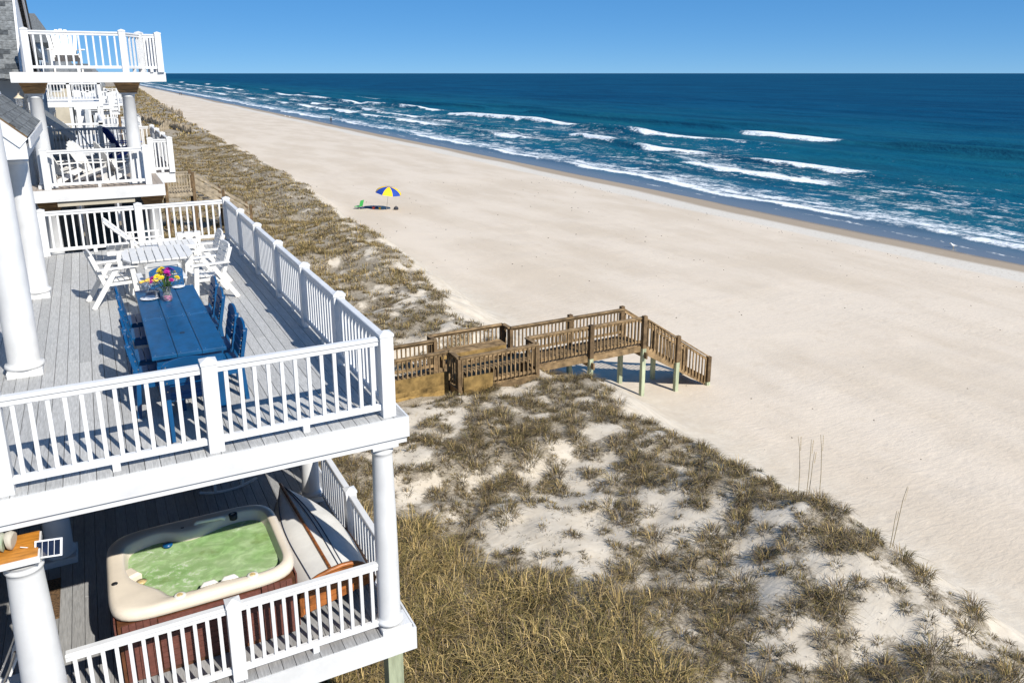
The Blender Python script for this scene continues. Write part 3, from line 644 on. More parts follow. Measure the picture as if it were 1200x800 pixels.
# ------------------------------------------------------------------ further houses along the row
def far_house(label, x1, y0, y1, zt, decks, body, zroof, roofx=(-12, -4.2)):
    h = thing('row_house', label, 'house', (0, 0, 0), 0, 'houses further along the beach row')
    MB().bb(-13, x1, y0, y1, -5.5, zt).obj('wall', body, h)
    xm = (roofx[0] + roofx[1]) / 2; e = .35
    a, b = roofx; ym = (y0 + y1) / 2
    MB().add([(a, y0 - e, zt), (b, y0 - e, zt), (b, y1 + e, zt), (a, y1 + e, zt), (a + 2, ym, zroof), (b - .9, ym, zroof)], [(0, 1, 5, 4), (1, 2, 5), (2, 3, 4, 5), (3, 0, 4), (3, 2, 1, 0)]).obj('roof', 'shingle', h)
    for (z, xr, ya, yb) in decks:
        d = MB().bb(x1 + .002, xr, ya, yb, z - .26, z).obj('deck', 'vinyl2', h)
        tr = MB().bb(x1 + .01, xr, ya, ya + .07, z + .86, z + .94).bb(x1 + .01, xr, ya + .01, ya + .06, z + .08, z + .14).bb(xr - .07, xr, ya + .071, yb, z + .86, z + .94).bb(xr - .06, xr - .01, ya + .071, yb, z + .08, z + .14).obj('rail', 'vinyl', d)
        m = MB(); x = x1 + .1
        while x < xr - .05: m.bb(x - .018, x + .018, ya + .02, ya + .05, z + .141, z + .859); x += .14
        y = ya + .15
        while y < yb: m.bb(xr - .05, xr - .02, y - .018, y + .018, z + .141, z + .859); y += .16
        m.obj('balusters', 'vinyl', d)
        for (px, py) in ((xr - .1, ya + .1), (xr - .1, yb - .1), (x1 + (xr - x1) * .4, ya + .1)):
            MB().bb(px - .07, px + .07, py - .07, py + .07, -5.5, z - .26).obj('post', 'vinyl2', d)
            MB().bb(px - .075, px + .075, py - .1, py + .05, z, z + 1.0).obj('rail_post', 'vinyl', d)
        n = int((yb - ya) / 2.4)
        for i in range(n):
            yc = ya + (i + .5) * (yb - ya) / n
            dd = MB().bb(x1 + .002, x1 + .04, yc - .8, yc + .8, z + .02, z + 2.1).obj('window', 'vinyl', h); MB().bb(x1 + .041, x1 + .05, yc - .7, yc + .7, z + .12, z + 2.0).obj('pane', 'glass_dark', dd)
    for i in range(2):
        xx = x1 - 1.0 - i * 1.8
        for zz in (decks[0][0] + .9, ):
            dd = MB().bb(xx - .45, xx + .45, y0 - .04, y0 - .002, zz, zz + 1.3).obj('window', 'vinyl', h); MB().bb(xx - .38, xx + .38, y0 - .05, y0 - .041, zz + .07, zz + 1.23).obj('pane', 'glass_dark', dd)
    return h
far_house('white row house with low grey roof just past the neighbouring balcony', -4.4, 27.5, 36, 4.3, [(0.9, -2.0, 27.5, 35), (-1.75, -1.0, 27, 36)], 'siding_white', 6.2, (-13, -3.9))
far_house('pale blue row house with two white balconies, second past the neighbour', -4.2, 40, 50, 5.2, [(2.3, -1.7, 39, 49), (-.6, -1.2, 38.5, 50)], 'siding_blue', 6.9, (-13, -3.5))
far_house('tan row house with white decks, third past the neighbour', -3.2, 55, 65, 3.0, [(1.6, -.9, 54, 64), (-1.2, -.2, 53, 65)], 'siding_tan', 5.6, (-13, -2.9))
far_house('white row house further along with tall white decks', -2.6, 72, 84, 2.6, [(1.2, .6, 71, 83), (-1.8, 1.2, 70, 84)], 'siding_white', 5.2, (-13, -2.4))
far_house('grey row house near the end of the visible row', -1, 95, 108, 2.2, [(.8, 2.2, 94, 107), (-2, 3, 93, 108)], 'siding_grey', 4.8, (-13, -.6))
far_house('small pale row house farthest along the row', 0, 125, 140, 1.8, [(.2, 4, 124, 139)], 'siding_white', 4.4, (-13, .6))
far_house('distant grey roofed row house on the dune horizon', 1, 165, 185, 1.6, [(0, 5, 164, 184)], 'siding_tan', 4.2, (-13, 1.6))
# low grey roof that slopes between neighbour and the next house
lr_ = thing('shed_roof', 'low grey shed roof sloping beside the neighbouring balcony', 'roof', (0, 0, 0))
MB().add([(-3.0, 23.6, 1.55), (-3.0, 27.3, 1.55), (-4.6, 27.3, 3.0), (-4.6, 23.6, 3.0), (-3.0, 23.6, 1.47), (-3.0, 27.3, 1.47), (-4.6, 27.3, 2.92), (-4.6, 23.6, 2.92)], [(0, 1, 2, 3), (7, 6, 5, 4), (0, 4, 5, 1), (1, 5, 6, 2), (2, 6, 7, 3), (3, 7, 4, 0)]).obj('covering', 'shingle', lr_)
MB().bb(-4.6, -3.2, 23.7, 27.2, -5.4, 1.46).obj('wall', 'siding_grey', lr_); MB().beam((-2.98, 23.57, 1.48), (-4.6, 23.57, 2.95), .04, .16).obj('rake_board', 'vinyl', lr_)
# small white lookout deck on dark stilts
lk = thing('lookout_deck', 'small white railed lookout deck on tall stilts above the dune grass', 'deck', (-1.3, 56, 0))
MB().bb(-.9, .9, -.8, .8, .9, 1.1).obj('floor', 'vinyl2', lk)
for sx_, sy_ in ((-1, -1), (1, -1), (1, 1), (-1, 1)): MB().bb(sx_ * .85 - .06, sx_ * .85 + .06, sy_ * .75 - .06, sy_ * .75 + .06, -5.6, .899).obj('stilt', 'wood_dark', lk)
for (a, b) in (((-.9, -.78), (.9, -.78)), ((.88, -.77), (.88, .8)), ((-.9, .8), (.87, .8))):
    for zz in (1.3, 1.55, 1.8, 2.05): MB().beam((*a, zz), (*b, zz), .03, .17).obj('rail_board', 'vinyl', lk)
MB().bb(.84, .93, -.9, -.8, 1.1, 2.9).obj('post', 'vinyl', lk)

# ------------------------------------------------------------------ blue dining set
def blue_table(label, y0, y1):
    t = thing('dining_table', label, 'table', (-1.9, (y0 + y1) / 2, 0), 0, 'blue dining tables')
    L = (y1 - y0) - .004; W = .775
    for i in range(3):
        MB().rbox(((i - 1) * W / 3, 0, .72), (W / 3 - .005, L, .04), .006).obj('tabletop_board', 'blue_worn', t)
    MB().bb(-W / 2 + .05, W / 2 - .05, -L / 2 + .05, L / 2 - .05, .62, .699).obj('apron', 'blue', t)
    for a in (-1, 1):
        for b in (-1, 1): MB().bb(a * (W / 2 - .09) - .045, a * (W / 2 - .09) + .045, b * (L / 2 - .1) - .045, b * (L / 2 - .1) + .045, 0, .6195).obj('leg', 'blue', t)
    MB().lathe([(.03, .7402), (.028, .7425), (.016, .7426), (.015, .735)], 14, cap=False).obj('umbrella_ring', 'black', t)
    for i in range(12): MB().lathe([(.007, .7401), (.005, .7425)], 6, ((i % 3 - 1) * W / 3 + .09 * (1 if i % 2 else -1), (-L / 2 + .05) if i < 6 else (L / 2 - .05), 0)).obj('screw', 'steel', t)
    return t
blue_table('near half of the blue dining table, with the bare umbrella hole', 1.02, 2.535)
blue_table('far half of the blue dining table, carrying the flower vase', 2.54, 4.08)
def blue_chair(label):
    t = thing('dining_chair', label, 'chair', (0, 0, 0), 0, 'blue dining chairs')   # faces +y
    for i in range(4): MB().rbox((0, -.17 + i * .115, .44), (.46, .107, .025), .004).obj('seat_slat', 'blue', t)
    for a in (-1, 1):
        MB().bb(a * .205 - .03, a * .205 + .03, .17, .215, 0, .425).obj('leg', 'blue', t)
        MB().beam((a * .205, -.27, 0), (a * .205, -.235, .46), .06, .045, (0, 1, 0)).obj('leg', 'blue', t)
        MB().beam((a * .205, -.235, .46), (a * .20, -.315, .86), .06, .04, (0, 1, 0)).obj('back_stile', 'blue', t)
        MB().bb(a * .205 - .018, a * .205 + .018, -.20, .169, .34, .42).obj('side_rail', 'blue', t)
    MB().bb(-.174, .174, .18, .205, .34, .42).obj('front_rail', 'blue', t)
    for k, (z0, z1) in enumerate(((.53, .60), (.625, .695), (.72, .79))):
        zc = (z0 + z1) / 2; yb = -.235 - (zc - .46) * .2 + .025
        MB().box((0, yb, zc), (.36, .02, z1 - z0), Matrix.Rotation(R(11), 3, 'X')).obj('back_slat', 'blue', t)
    poly = [(-.235, 0), (.235, 0), (.235, .03)] + [(.235 * math.cos(R(a)), .03 + .085 * math.sin(R(a))) for a in range(15, 180, 15)] + [(-.235, .03)]
    MB().prism(poly, -.012, .012, lambda x, y, z: (x, -.29 - y * .2 + z, .805 + y)).obj('top_rail', 'blue', t)
    for a in (-1, 1):
        for zz in (.56, .66, .75, .84): MB().box((a * .20, -.23 - (zz - .46) * .2 + .0, zz), (.012, .06, .012)).obj('screw', 'steel', t)
    return t
c0 = blue_chair('blue chair tucked in on the railing side, nearest the camera'); c0.location = (-1.58, 1.42, 0); c0.rotation_euler = (0, 0, R(90))
for lb, x, y, rz in (('second blue chair from the near end on the railing side', -1.57, 2.08, 91), ('third blue chair from the near end on the railing side', -1.58, 3.0, 89), ('farthest blue chair on the railing side of the table', -1.57, 3.68, 90),
                     ('blue chair tucked in on the house side, nearest the camera', -2.20, 1.42, -90), ('second blue chair from the near end on the house side', -2.21, 2.08, -89), ('third blue chair from the near end on the house side', -2.20, 3.0, -91), ('farthest blue chair on the house side of the table', -2.21, 3.68, -90),
                     ('blue chair at the near head of the table by the railing', -2.0, .66, 0), ('blue chair at the far head of the table behind the flowers', -1.82, 4.36, 180)):
    copy_tree(c0, None, (x, y, 0), R(rz), lb)
va = thing('flower_vase', 'glass vase of yellow and purple flowers on the blue table', 'vase', (-1.915, 3.33, .742))
MB().lathe([(.045, 0), (.058, .01), (.06, .08), (.045, .13), (.05, .19), (.062, .21), (.058, .21), (.046, .19), (.04, .13), (.054, .08), (.05, .015)], 20, cap=False).obj('glass', 'glass', va)
MB().lathe([(.0, .012), (.048, .014), (.052, .07), (.0, .075)], 16, cap=False).obj('coloured_water', 'water_pink', va)
rf = random.Random(4)
for i in range(30):
    a = rf.uniform(0, 6.28); r = rf.uniform(.02, .21); h = .30 + .12 * (1 - r / .21) + rf.uniform(-.03, .05)
    p = Vector((r * math.cos(a), r * .8 * math.sin(a), h))
    kind = 'petal_yellow' if (p.x < -.03 or (p.x > .08 and rf.random() < .6)) else ('petal_violet' if p.y > 0.02 else 'petal_magenta')
    if p.x < -.12: kind = 'petal_magenta'
    MB().tube([(p.x * .1, p.y * .1, .06), (p.x * .4, p.y * .4, .2), tuple(p * 1.0)], .004, 5).obj('stem', 'leaf', va)
    m = MB(); q0 = Vector((p.x, p.y, .25)).normalized(); tq = q0.to_track_quat('Z', 'Y'); R0 = rf.uniform(.034, .052)
    for ring, (nn, rr, dz) in enumerate(((11, 1.0, 0), (9, .75, .012), (6, .42, .02))):
        for j in range(nn):
            th = 2 * math.pi * (j + ring * .4) / nn; w_ = .4
            pts = [(0, 0, dz), (rr * R0 * .6 * math.cos(th - w_), rr * R0 * .6 * math.sin(th - w_), dz + .008), (rr * R0 * math.cos(th), rr * R0 * math.sin(th), dz + .002), (rr * R0 * .6 * math.cos(th + w_), rr * R0 * .6 * math.sin(th + w_), dz + .008)]
            m.add([tq @ Vector(v) + p for v in pts], [(0, 1, 2, 3)])
    m.obj('blossom', kind, va)
m = MB()
for i in range(40):
    a = rf.uniform(0, 6.28); r = rf.uniform(.04, .15); h = rf.uniform(.19, .30); p = Vector((r * math.cos(a), r * math.sin(a), h)); d = Vector((math.cos(a + rf.uniform(-1, 1)), math.sin(a), rf.uniform(-.2, .6))).normalized() * .06; sd_ = d.cross(Vector((0, 0, 1))).normalized() * .014
    m.add([p, p + d * .5 + sd_, p + d, p + d * .5 - sd_], [(0, 1, 2, 3)])
m.obj('leaves', 'leaf', va)
def plate(label, loc, r):
    return tag(MB().lathe([(r * .55, 0), (r * .6, .004), (r, .018), (r, .022), (r * .62, .009), (0, .008)], 28, cap=False).obj('plate', 'ceramic', None, loc), label, 'plate')
plate('white plate on the blue table beside the glass', (-2.13, 3.52, .742), .12)
plate('small white plate behind the flowers on the blue table', (-1.72, 3.98, .742), .085)
gl = MB().lathe([(.03, 0), (.033, .004), (.038, .11), (.036, .11), (.031, .008), (0, .007)], 18, cap=False).obj('drinking_glass', 'glass', None, (-2.03, 3.52, .742)); tag(gl, 'clear drinking glass on the blue table left of the vase', 'glass')
fp = thing('fruit_platter', 'glass stand heaped with orange and yellow fruit on the blue table', 'platter', (-2.1, 3.92, .742))
MB().lathe([(.06, 0), (.06, .006), (.014, .02), (.012, .10), (.04, .115), (.15, .125), (.155, .135), (.0, .128)], 22, cap=False).obj('stand', 'glass', fp)
for i in range(16):
    a = rf.uniform(0, 6.28); r = rf.uniform(0, .11)
    MB().lathe([(0, -.022), (.02, -.012), (.026, 0), (.02, .012), (0, .02)], 8, (r * math.cos(a), r * math.sin(a), .158 + .02 * (1 - r / .11)), cap=False).obj('fruit_piece', 'food', fp)

# ------------------------------------------------------------------ white table set and lounger
wt = thing('slatted_table', 'white slatted table with clipped corners beyond the blue table', 'table', (-1.79, 6.72, 0))
for i in range(9):
    x0 = -.55 + i * 1.1 / 9; x1 = x0 + 1.1 / 9 - .014; ya = .60
    if i in (0, 8):
        pl = [(x0, -.33), (x1, -.59), (x1, .59), (x0, .33)] if i == 0 else [(x0, -.59), (x1, -.33), (x1, .33), (x0, .59)]
        MB().prism(pl, .695, .72).obj('tabletop_slat', 'poly_white', wt)
    else: MB().rbox(((x0 + x1) / 2, 0, .7075), (x1 - x0, 1.2, .025), .004).obj('tabletop_slat', 'poly_white', wt)
MB().bb(-.5, .5, -.42, -.36, .64, .694).bb(-.5, .5, .36, .42, .64, .694).obj('batten', 'poly_white', wt)
for a in (-1, 1):
    MB().beam((a * .42, -.40, 0), (a * .42, .34, .64), .035, .07).obj('leg', 'poly_white', wt); MB().beam((a * .38, .40, 0), (a * .38, -.34, .64), .035, .07).obj('leg', 'poly_white', wt)
MB().bb(-.379, .379, -.03, .03, .30, .36).obj('stretcher', 'poly_white', wt)
def white_chair(label):
    t = thing('patio_chair', label, 'chair', (0, 0, 0), 0, 'white slatted patio armchairs')      # faces +y
    for i in range(6): MB().rbox((0, -.2 + i * .082, .40 + i * .006), (.50, .07, .022), .004).obj('seat_slat', 'poly_white', t)
    for a in (-1, 1):
        MB().beam((a * .29, -.42, 0), (a * .29, -.02, .62), .04, .075).obj('leg', 'poly_white', t)
        MB().beam((a * .285, .27, 0), (a * .285, .22, .62), .04, .075, (0, 1, 0)).obj('leg', 'poly_white', t)
        MB().rbox((a * .30, 0, .635), (.085, .62, .025), .006).obj('armrest', 'poly_white', t)
        MB().beam((a * .235, -.20, .36), (a * .235, -.37, .87), .035, .06, (0, 1, 0)).obj('back_stile', 'poly_white', t)
        MB().bb(a * .255 - .014, a * .255 + .014, -.22, .24, .34, .388).obj('side_rail', 'poly_white', t)
        for (yy, zz) in ((-.12, .30), (.08, .54)): MB().box((a * .312, yy, zz), (.006, .02, .02)).obj('bolt', 'black', t)
    for i in range(5):
        z = .48 + i * .085; yb = -.20 - (z - .36) * .33 + .03
        MB().box((0, yb, z), (.435, .02, .072), Matrix.Rotation(R(18), 3, 'X')).obj('back_slat', 'poly_white', t)
    MB().prism([(-.255, 0), (.255, 0), (.22, .05), (.1, .068), (-.1, .068), (-.22, .05)], -.012, .012, lambda x, y, z: (x, -.345 - y * .33 + z, .865 + y)).obj('top_rail', 'poly_white', t)
    return t
w0 = white_chair('white armchair on the house side of the white table'); w0.location = (-2.48, 6.48, 0); w0.rotation_euler = (0, 0, R(-82))
for lb, x, y, rz in (('white armchair on the railing side of the white table, nearer one', -1.10, 6.08, 98), ('white armchair on the railing side of the white table, farther one', -1.02, 7.25, 92), ('white armchair with its back to the blue table', -1.85, 5.3, 2)):
    copy_tree(w0, None, (x, y, 0), R(rz), lb)
ch = thing('chaise_lounge', 'white slatted chaise lounge with its back raised by the far railing', 'lounger', (-1.5, 9.35, 0))
for i in range(9): MB().rbox((-.40 + i * .115, 0, .34), (.105, .56, .022), .004).obj('seat_slat', 'poly_white', ch)
for a in (-1, 1):
    MB().bb(-1.05, .72, a * .31 - .02, a * .31 + .02, .27, .35).obj('side_rail', 'poly_white', ch)
    for x in (-.85, .62): MB().bb(x - .04, x + .04, a * .31 - .045, a * .31 - .0205, 0, .345).obj('leg', 'poly_white', ch)
    MB().beam((-.47, a * .25, .35), (-1.05, a * .25, .93), .04, .05).obj('back_stile', 'poly_white', ch)
    MB().rbox((-.35, a * .34, .58), (.62, .07, .024), .005).obj('armrest', 'poly_white', ch); MB().bb(-.12, -.06, a * .34 - .02, a * .34 + .02, .35, .567).obj('arm_post', 'poly_white', ch)
    MB().bb(-.62, -.56, a * .34 - .02, a * .34 + .02, .35, .567).obj('arm_post', 'poly_white', ch)
for i in range(6):
    s_ = (i + .6) / 6.2; MB().box((-.47 - .58 * s_ - .015, 0, .35 + .58 * s_ + .015), (.115, .58, .02), Matrix.Rotation(R(45), 3, 'Y')).obj('back_slat', 'poly_white', ch)
bg_ = thing('beach_bag', 'white beach bag with black print standing by the far railing', 'bag', (-.95, 10.05, .0))
MB().add([(-.2, -.07, 0), (.2, -.07, 0), (.2, .07, 0), (-.2, .07, 0), (-.24, -.09, .42), (.24, -.09, .42), (.24, .09, .42), (-.24, .09, .42)], [(3, 2, 1, 0), (4, 5, 6, 7), (0, 1, 5, 4), (1, 2, 6, 5), (2, 3, 7, 6), (3, 0, 4, 7)]).obj('body', 'poly_white', bg_)
for sx_ in (-.1, .1): MB().prism([(sx_ + .06 * math.cos(R(a)) * (1 if a < 360 else .5), .2 + .13 * math.sin(R(a))) for a in range(0, 360, 20)], -.004, .004, lambda x, y, z: (x, -.082 - y * .05 + z, y)).obj('print', 'black', bg_)
MB().tube([(-.1, -.05, .42), (-.07, -.06, .6), (.07, -.06, .6), (.1, -.05, .42)], .012, 6).obj('handle', 'black', bg_)

# lounge chairs on the neighbouring balcony
def adirondack(label):
    t = thing('adirondack_chair', label, 'chair', (0, 0, 0), 0, 'white lounge chairs on the neighbouring balconies')    # faces +y
    for i in range(5): MB().box((0, -.25 + i * .11, .28 + i * .03), (.52, .1, .02), Matrix.Rotation(R(15), 3, 'X')).obj('seat_slat', 'poly_white', t)
    for i in range(7):
        x = (i - 3) * .08; h = .95 - .018 * (i - 3) ** 2
        MB().beam((x * .9, -.26, .26), (x * 1.25, -.26 - .42 * h, .26 + .88 * h - .05), .075, .02, (0, 1, .3)).obj('back_slat', 'poly_white', t)
    for a in (-1, 1):
        MB().bb(a * .3 - .02, a * .3 + .02, .22, .32, 0, .52).obj('leg', 'poly_white', t); MB().beam((a * .27, .26, .40), (a * .27, -.58, .03), .03, .12).obj('leg', 'poly_white', t)
        MB().rbox((a * .34, -.04, .535), (.13, .74, .025), .005).obj('armrest', 'poly_white', t)
    return t
a0 = adirondack('white lounge chair on the neighbouring main balcony by the house-side post'); a0.location = (-3.15, 15.15, NZ); a0.rotation_euler = (0, 0, R(-60))
for lb, x, y, z, rz in (('white lounge chair in the middle of the neighbouring main balcony', -2.45, 15.1, NZ, -115), ('white lounge chair by the sea-side column of the neighbouring main balcony', -1.85, 15.05, NZ, -75), ('white chair on the topmost neighbouring balcony behind its railing', -2.85, 15.2, NU, -175), ('white lounge chair at the back of the neighbouring main balcony', -2.2, 20.2, NZ, -90)):
    copy_tree(a0, None, (x, y, z), R(rz), lb)
bc = adirondack('blue lounge chair at the far sea-side corner of the neighbouring balcony'); bc.location = (-1.5, 21.3, NZ); bc.rotation_euler = (0, 0, R(-70))
bc['group'] = 'lounge chairs in other colours'
for c_ in bc.children: c_.data.materials[0] = MATS['umb_blue']

# ------------------------------------------------------------------ hot tub
TX0, TX1, TY0, TY1, TZ = -3.02, -1.01, .40, 2.17, ZL + .88
tb = thing('hot_tub', 'cream rimmed hot tub of green water with brown panelled sides', 'hot tub', ((TX0 + TX1) / 2, (TY0 + TY1) / 2, ZL))
A, B = (TX1 - TX0) / 2, (TY1 - TY0) / 2
NA = 96
def rrect(a, b, r, off=(0, 0)):
    pts = []
    for k in range(NA):
        t = 2 * math.pi * k / NA; cx, cy = math.cos(t), math.sin(t); n = 2 + 10 * (1 - r)
        q = (abs(cx / a) ** n + abs(cy / b) ** n) ** (-1 / n); pts.append((off[0] + q * cx, off[1] + q * cy))
    return pts
def lobed(k):            # the inner edge: shelves at the far side, filter ledge at near-left
    pts = []
    S1 = lambda v: max(0.0, min(1.0, v)) ** 2 * (3 - 2 * max(0.0, min(1.0, v)))
    for i in range(NA):
        t = 2 * math.pi * i / NA; cx, cy = math.cos(t), math.sin(t); n = 7
        a, b = A - .12, B - .13
        q = (abs(cx / a) ** n + abs(cy / b) ** n) ** (-1 / n); x, y = q * cx, q * cy; X0, Y0 = x, y
        y -= S1(Y0 / .5) * (.17 * math.exp(-((X0 + .05) / .36) ** 2) + .07 * math.exp(-((X0 + .75) / .2) ** 2) + .03)
        x += S1(-X0 / .6) * (.34 * math.exp(-((Y0 + .62) / .34) ** 2) + .07)
        y += S1(-Y0 / .5) * (.05 * math.exp(-((X0 - .12) / .30) ** 2) + .03 * math.exp(-((X0 + .42) / .16) ** 2))
        pts.append((x * k, y * k))
    return pts
rings = [(rrect(A - .03, B - .03, .62), .74), (rrect(A, B, .62), .765), (rrect(A + .005, B + .005, .62), .80), (rrect(A - .004, B - .004, .62), .845), (rrect(A - .03, B - .03, .62), .872), (rrect(A - .07, B - .07, .62), .88)]
inn = lobed(1.0); top = rrect(A - .07, B - .07, .62)
rings += [([(p[0] * .45 + q[0] * .55, p[1] * .45 + q[1] * .55) for p, q in zip(top, inn)], .874), ([(p[0] * .12 + q[0] * .88, p[1] * .12 + q[1] * .88) for p, q in zip(top, inn)], .868), (inn, .85), (lobed(.97), .78), (lobed(.93), .66), (lobed(.90), .60), (lobed(.68), .585), (lobed(.63), .56), (lobed(.60), .40), (lobed(.3), .36), (lobed(.02), .36)]
m = MB(); vs = [(x, y, z) for pts, z in rings for x, y in pts]
m.add(vs, [(i * NA + j, i * NA + (j + 1) % NA, (i + 1) * NA + (j + 1) % NA, (i + 1) * NA + j) for i in range(len(rings) - 1) for j in range(NA)], True)
m.obj('shell', 'tub', tb)
def make_tubwater():
    q = NT('tub_water')
    c = q.mix(q.rng(q.noise(2.0, 5, 0.6), 0.36, 0.66), (0.34, 0.56, 0.22), (0.52, 0.70, 0.38))
    n = q.noise(4.5, 6, 0.62, (1, 1.4, 1), dist=1.0)
    c = q.mix(q.math('MULTIPLY', q.rng(q.math('ADD', q.math('MULTIPLY', n, 0.5), q.math('MULTIPLY', q.noise(30, 4, 0.75), 0.5)), 0.50, 0.62), q.rng(q.noise(1.6, 3), 0.46, 0.60)), c, (0.70, 0.76, 0.62))
    c = q.mix(q.rng(q.noise(2.7, 3), 0.62, 0.70, 0, .45), c, (0.22, 0.33, 0.09))
    q.out(Base_Color=c, Normal=q.bump(q.math('ADD', n, q.math('MULTIPLY', q.noise(28, 5, 0.7), 0.35)), 0.35, 0.02)); q.b.inputs['Roughness'].default_value = 0.12
    tr_ = q.N.new('ShaderNodeBsdfTransparent'); tr_.inputs['Color'].default_value = (0.62, 0.86, 0.42, 1)
    mx_ = q.N.new('ShaderNodeMixShader'); q._in(mx_.inputs[0], q.rng(n, 0.40, 0.66, 0.62, 0.85)); q.L.new(tr_.outputs[0], mx_.inputs[1]); q.L.new(q.b.outputs[0], mx_.inputs[2]); q.L.new(mx_.outputs[0], q.N['Material Output'].inputs['Surface'])
make_tubwater()
wp = lobed(.962); wm = MB(); wm.add([(0, -.02, .745)] + [(x * r_, y * r_, .745) for r_ in (.5, 1) for x, y in wp], [(0, 1 + j, 1 + (j + 1) % NA) for j in range(NA)] + [(1 + j, 1 + NA + j, 1 + NA + (j + 1) % NA, 1 + (j + 1) % NA) for j in range(NA)], True)
wm.obj('water', 'tub_water', tb)
# skirt planks: horizontal boards in the middle of each side, upright boards at the corners
def skirt(c, d, L, nrm):
    c = Vector(c); d = Vector(d); n = Vector(nrm); lc = .42
    for i in range(9): MB().beam(c - d * (L / 2 - lc) + Vector((0, 0, .10 + i * .072)), c + d * (L / 2 - lc) + Vector((0, 0, .10 + i * .072)), .018, .067).obj('skirt_board', 'tub_skirt', tb)
    k = 5
    for s_ in (-1, 1):
        for i in range(k):
            p = c + d * s_ * (L / 2 - lc + .01 + (i + .5) * (lc - .07) / k)
            MB().beam(p + Vector((0, 0, .03)) + n * .004, p + Vector((0, 0, .74)) + n * .004, .018, (lc - .07) / k - .005, d).obj('skirt_board', 'tub_skirt', tb)
skirt((0, -B + .04, 0), (1, 0, 0), 2 * A - .08, (0, -1, 0)); skirt((0, B - .04, 0), (1, 0, 0), 2 * A - .08, (0, 1, 0))
skirt((A - .04, 0, 0), (0, 1, 0), 2 * B - .08, (1, 0, 0)); skirt((-A + .04, 0, 0), (0, 1, 0), 2 * B - .08, (-1, 0, 0))
MB().bb(-A + .06, A - .06, -B + .06, B - .06, 0, .73).obj('cabinet', 'mahogany_dark', tb)
for (x, y, r_) in ((-.30, -B + .10, .05), (.48, -B + .10, .05), (-.78, -.28, .0), (-.55, .64, 0)):
    if r_:
        j = MB().lathe([(.062, .868), (.062, .888), (.045, .892)], 20, (x, y, 0)).obj('jet_control', 'tub_pale', tb); MB().lathe([(.034, .8921), (.03, .898)], 16, (x, y, 0)).obj('jet_cap', 'jet', j)
for (x, y) in ((-.12, .60), (.50, .60)): MB().lathe([(.05, .80), (.055, .872), (.03, .874), (.028, .862), (0, .862)], 18, (x, y + .10, 0), cap=False).obj('drink_holder', 'black', tb)
MB().tube([(.02, .68, .86), (.05, .655, .90), (.35, .63, .90), (.38, .655, .86)], .025, 10).obj('grab_handle', 'tub_pale', tb)
MB().lathe([(.055, .766), (.06, .79), (.02, .80)], 16, (-.32, .50, 0)).obj('float', 'blue', tb)
MB().lathe([(.03, .766), (.05, .80), (.06, .81), (.02, .815)], 14, (-.66, -.20, 0)).obj('diverter', 'jet', tb)
MB().rbox((-.80, -.02, .80), (.24, .20, .09), .03, Matrix.Rotation(R(28), 3, 'Z')).obj('filter_lid', 'tub', tb)
MB().lathe([(.03, .868), (.034, .884), (0, .886)], 14, (-.93, -.22, 0), cap=False).obj('control_knob', 'black', tb)
for (x, y) in ((.02, -.69), (.24, -.69)): MB().tube([(x - .09, y, .83), (x - .05, y + .01, .85), (x + .05, y + .01, .85), (x + .09, y, .83)], [.02, .04, .04, .02], 10).obj('headrest', 'tub_pale', tb)
MB().bb(-.70, -.64, -B - .0, -B + .02, .5, .58).obj('latch', 'black', tb)

# ------------------------------------------------------------------ upturned dinghy beside the tub
bt = thing('rowing_boat', 'upturned white rowing boat with brown transom between hot tub and railing', 'boat', (-.56, .52, ZL + .24))
bt.rotation_euler = (R(0), R(-10), R(2))
LB = 2.45; SEC = 14; NS = 24
def hull(u, s):                      # u along the length 0..1, s across -1..1 (x, y, z upturned)
    wd = .50 * (1 - max(0, (u - .35) / .65) ** 2.2 * .97) * (.93 + .07 * min(1, u / .3)); dp = .42 * (1 - .22 * u ** 2)
    a = s * math.pi / 2; x = wd * math.copysign(abs(math.sin(a)) ** .8, a); z = dp * math.cos(a) ** .75 if abs(s) < 1 else 0
    return (x, u * LB, z + .05 * u * u)
m = MB(); vs = [hull(i / NS, -1 + 2 * j / SEC) for i in range(NS + 1) for j in range(SEC + 1)]
m.add(vs, [(i * (SEC + 1) + j, i * (SEC + 1) + j + 1, (i + 1) * (SEC + 1) + j + 1, (i + 1) * (SEC + 1) + j) for i in range(NS) for j in range(SEC)], True)
hl = m.obj('hull', 'boat_white', bt)
for s_, nm, mm, r_ in ((0, 'keel', 'mahogany', .022), (-.30, 'strake', 'cloth_navy', .006), (.10, 'strake', 'cloth_navy', .006), (.16, 'strake', 'cloth_navy', .006), (-.62, 'strake', 'black', .008)):
    MB().tube([tuple(Vector(hull(i / 18, s_)) + Vector((0, 0, .006))) for i in range(0, 19)], r_, 6).obj(nm, mm, bt)
for s_ in (-1, 1): MB().tube([tuple(Vector(hull(i / 18, s_)) + Vector((s_ * .012, 0, .02))) for i in range(0, 19)], .034, 6).obj('gunwale', 'mahogany', bt)
prof = [hull(0, -1 + 2 * j / SEC) for j in range(SEC + 1)]
for k in range(5):                   # transom planks, side by side
    z0, z1 = .42 * k / 5, .42 * (k + 1) / 5 - .006
    def wz(z): 
        z = min(max(z, 0), .419); a = math.acos(min(1, (z / .42) ** (1 / .75))); return .47 * math.sin(a) ** .8
    MB().add([(-wz(z0), -.02, z0), (wz(z0), -.02, z0), (wz(z1), -.02, z1), (-wz(z1), -.02, z1), (-wz(z0), .02, z0), (wz(z0), .02, z0), (wz(z1), .02, z1), (-wz(z1), .02, z1)], [(0, 1, 2, 3), (7, 6, 5, 4), (0, 4, 5, 1), (1, 5, 6, 2), (2, 6, 7, 3), (3, 7, 4, 0)]).obj('transom_plank', 'mahogany', bt)
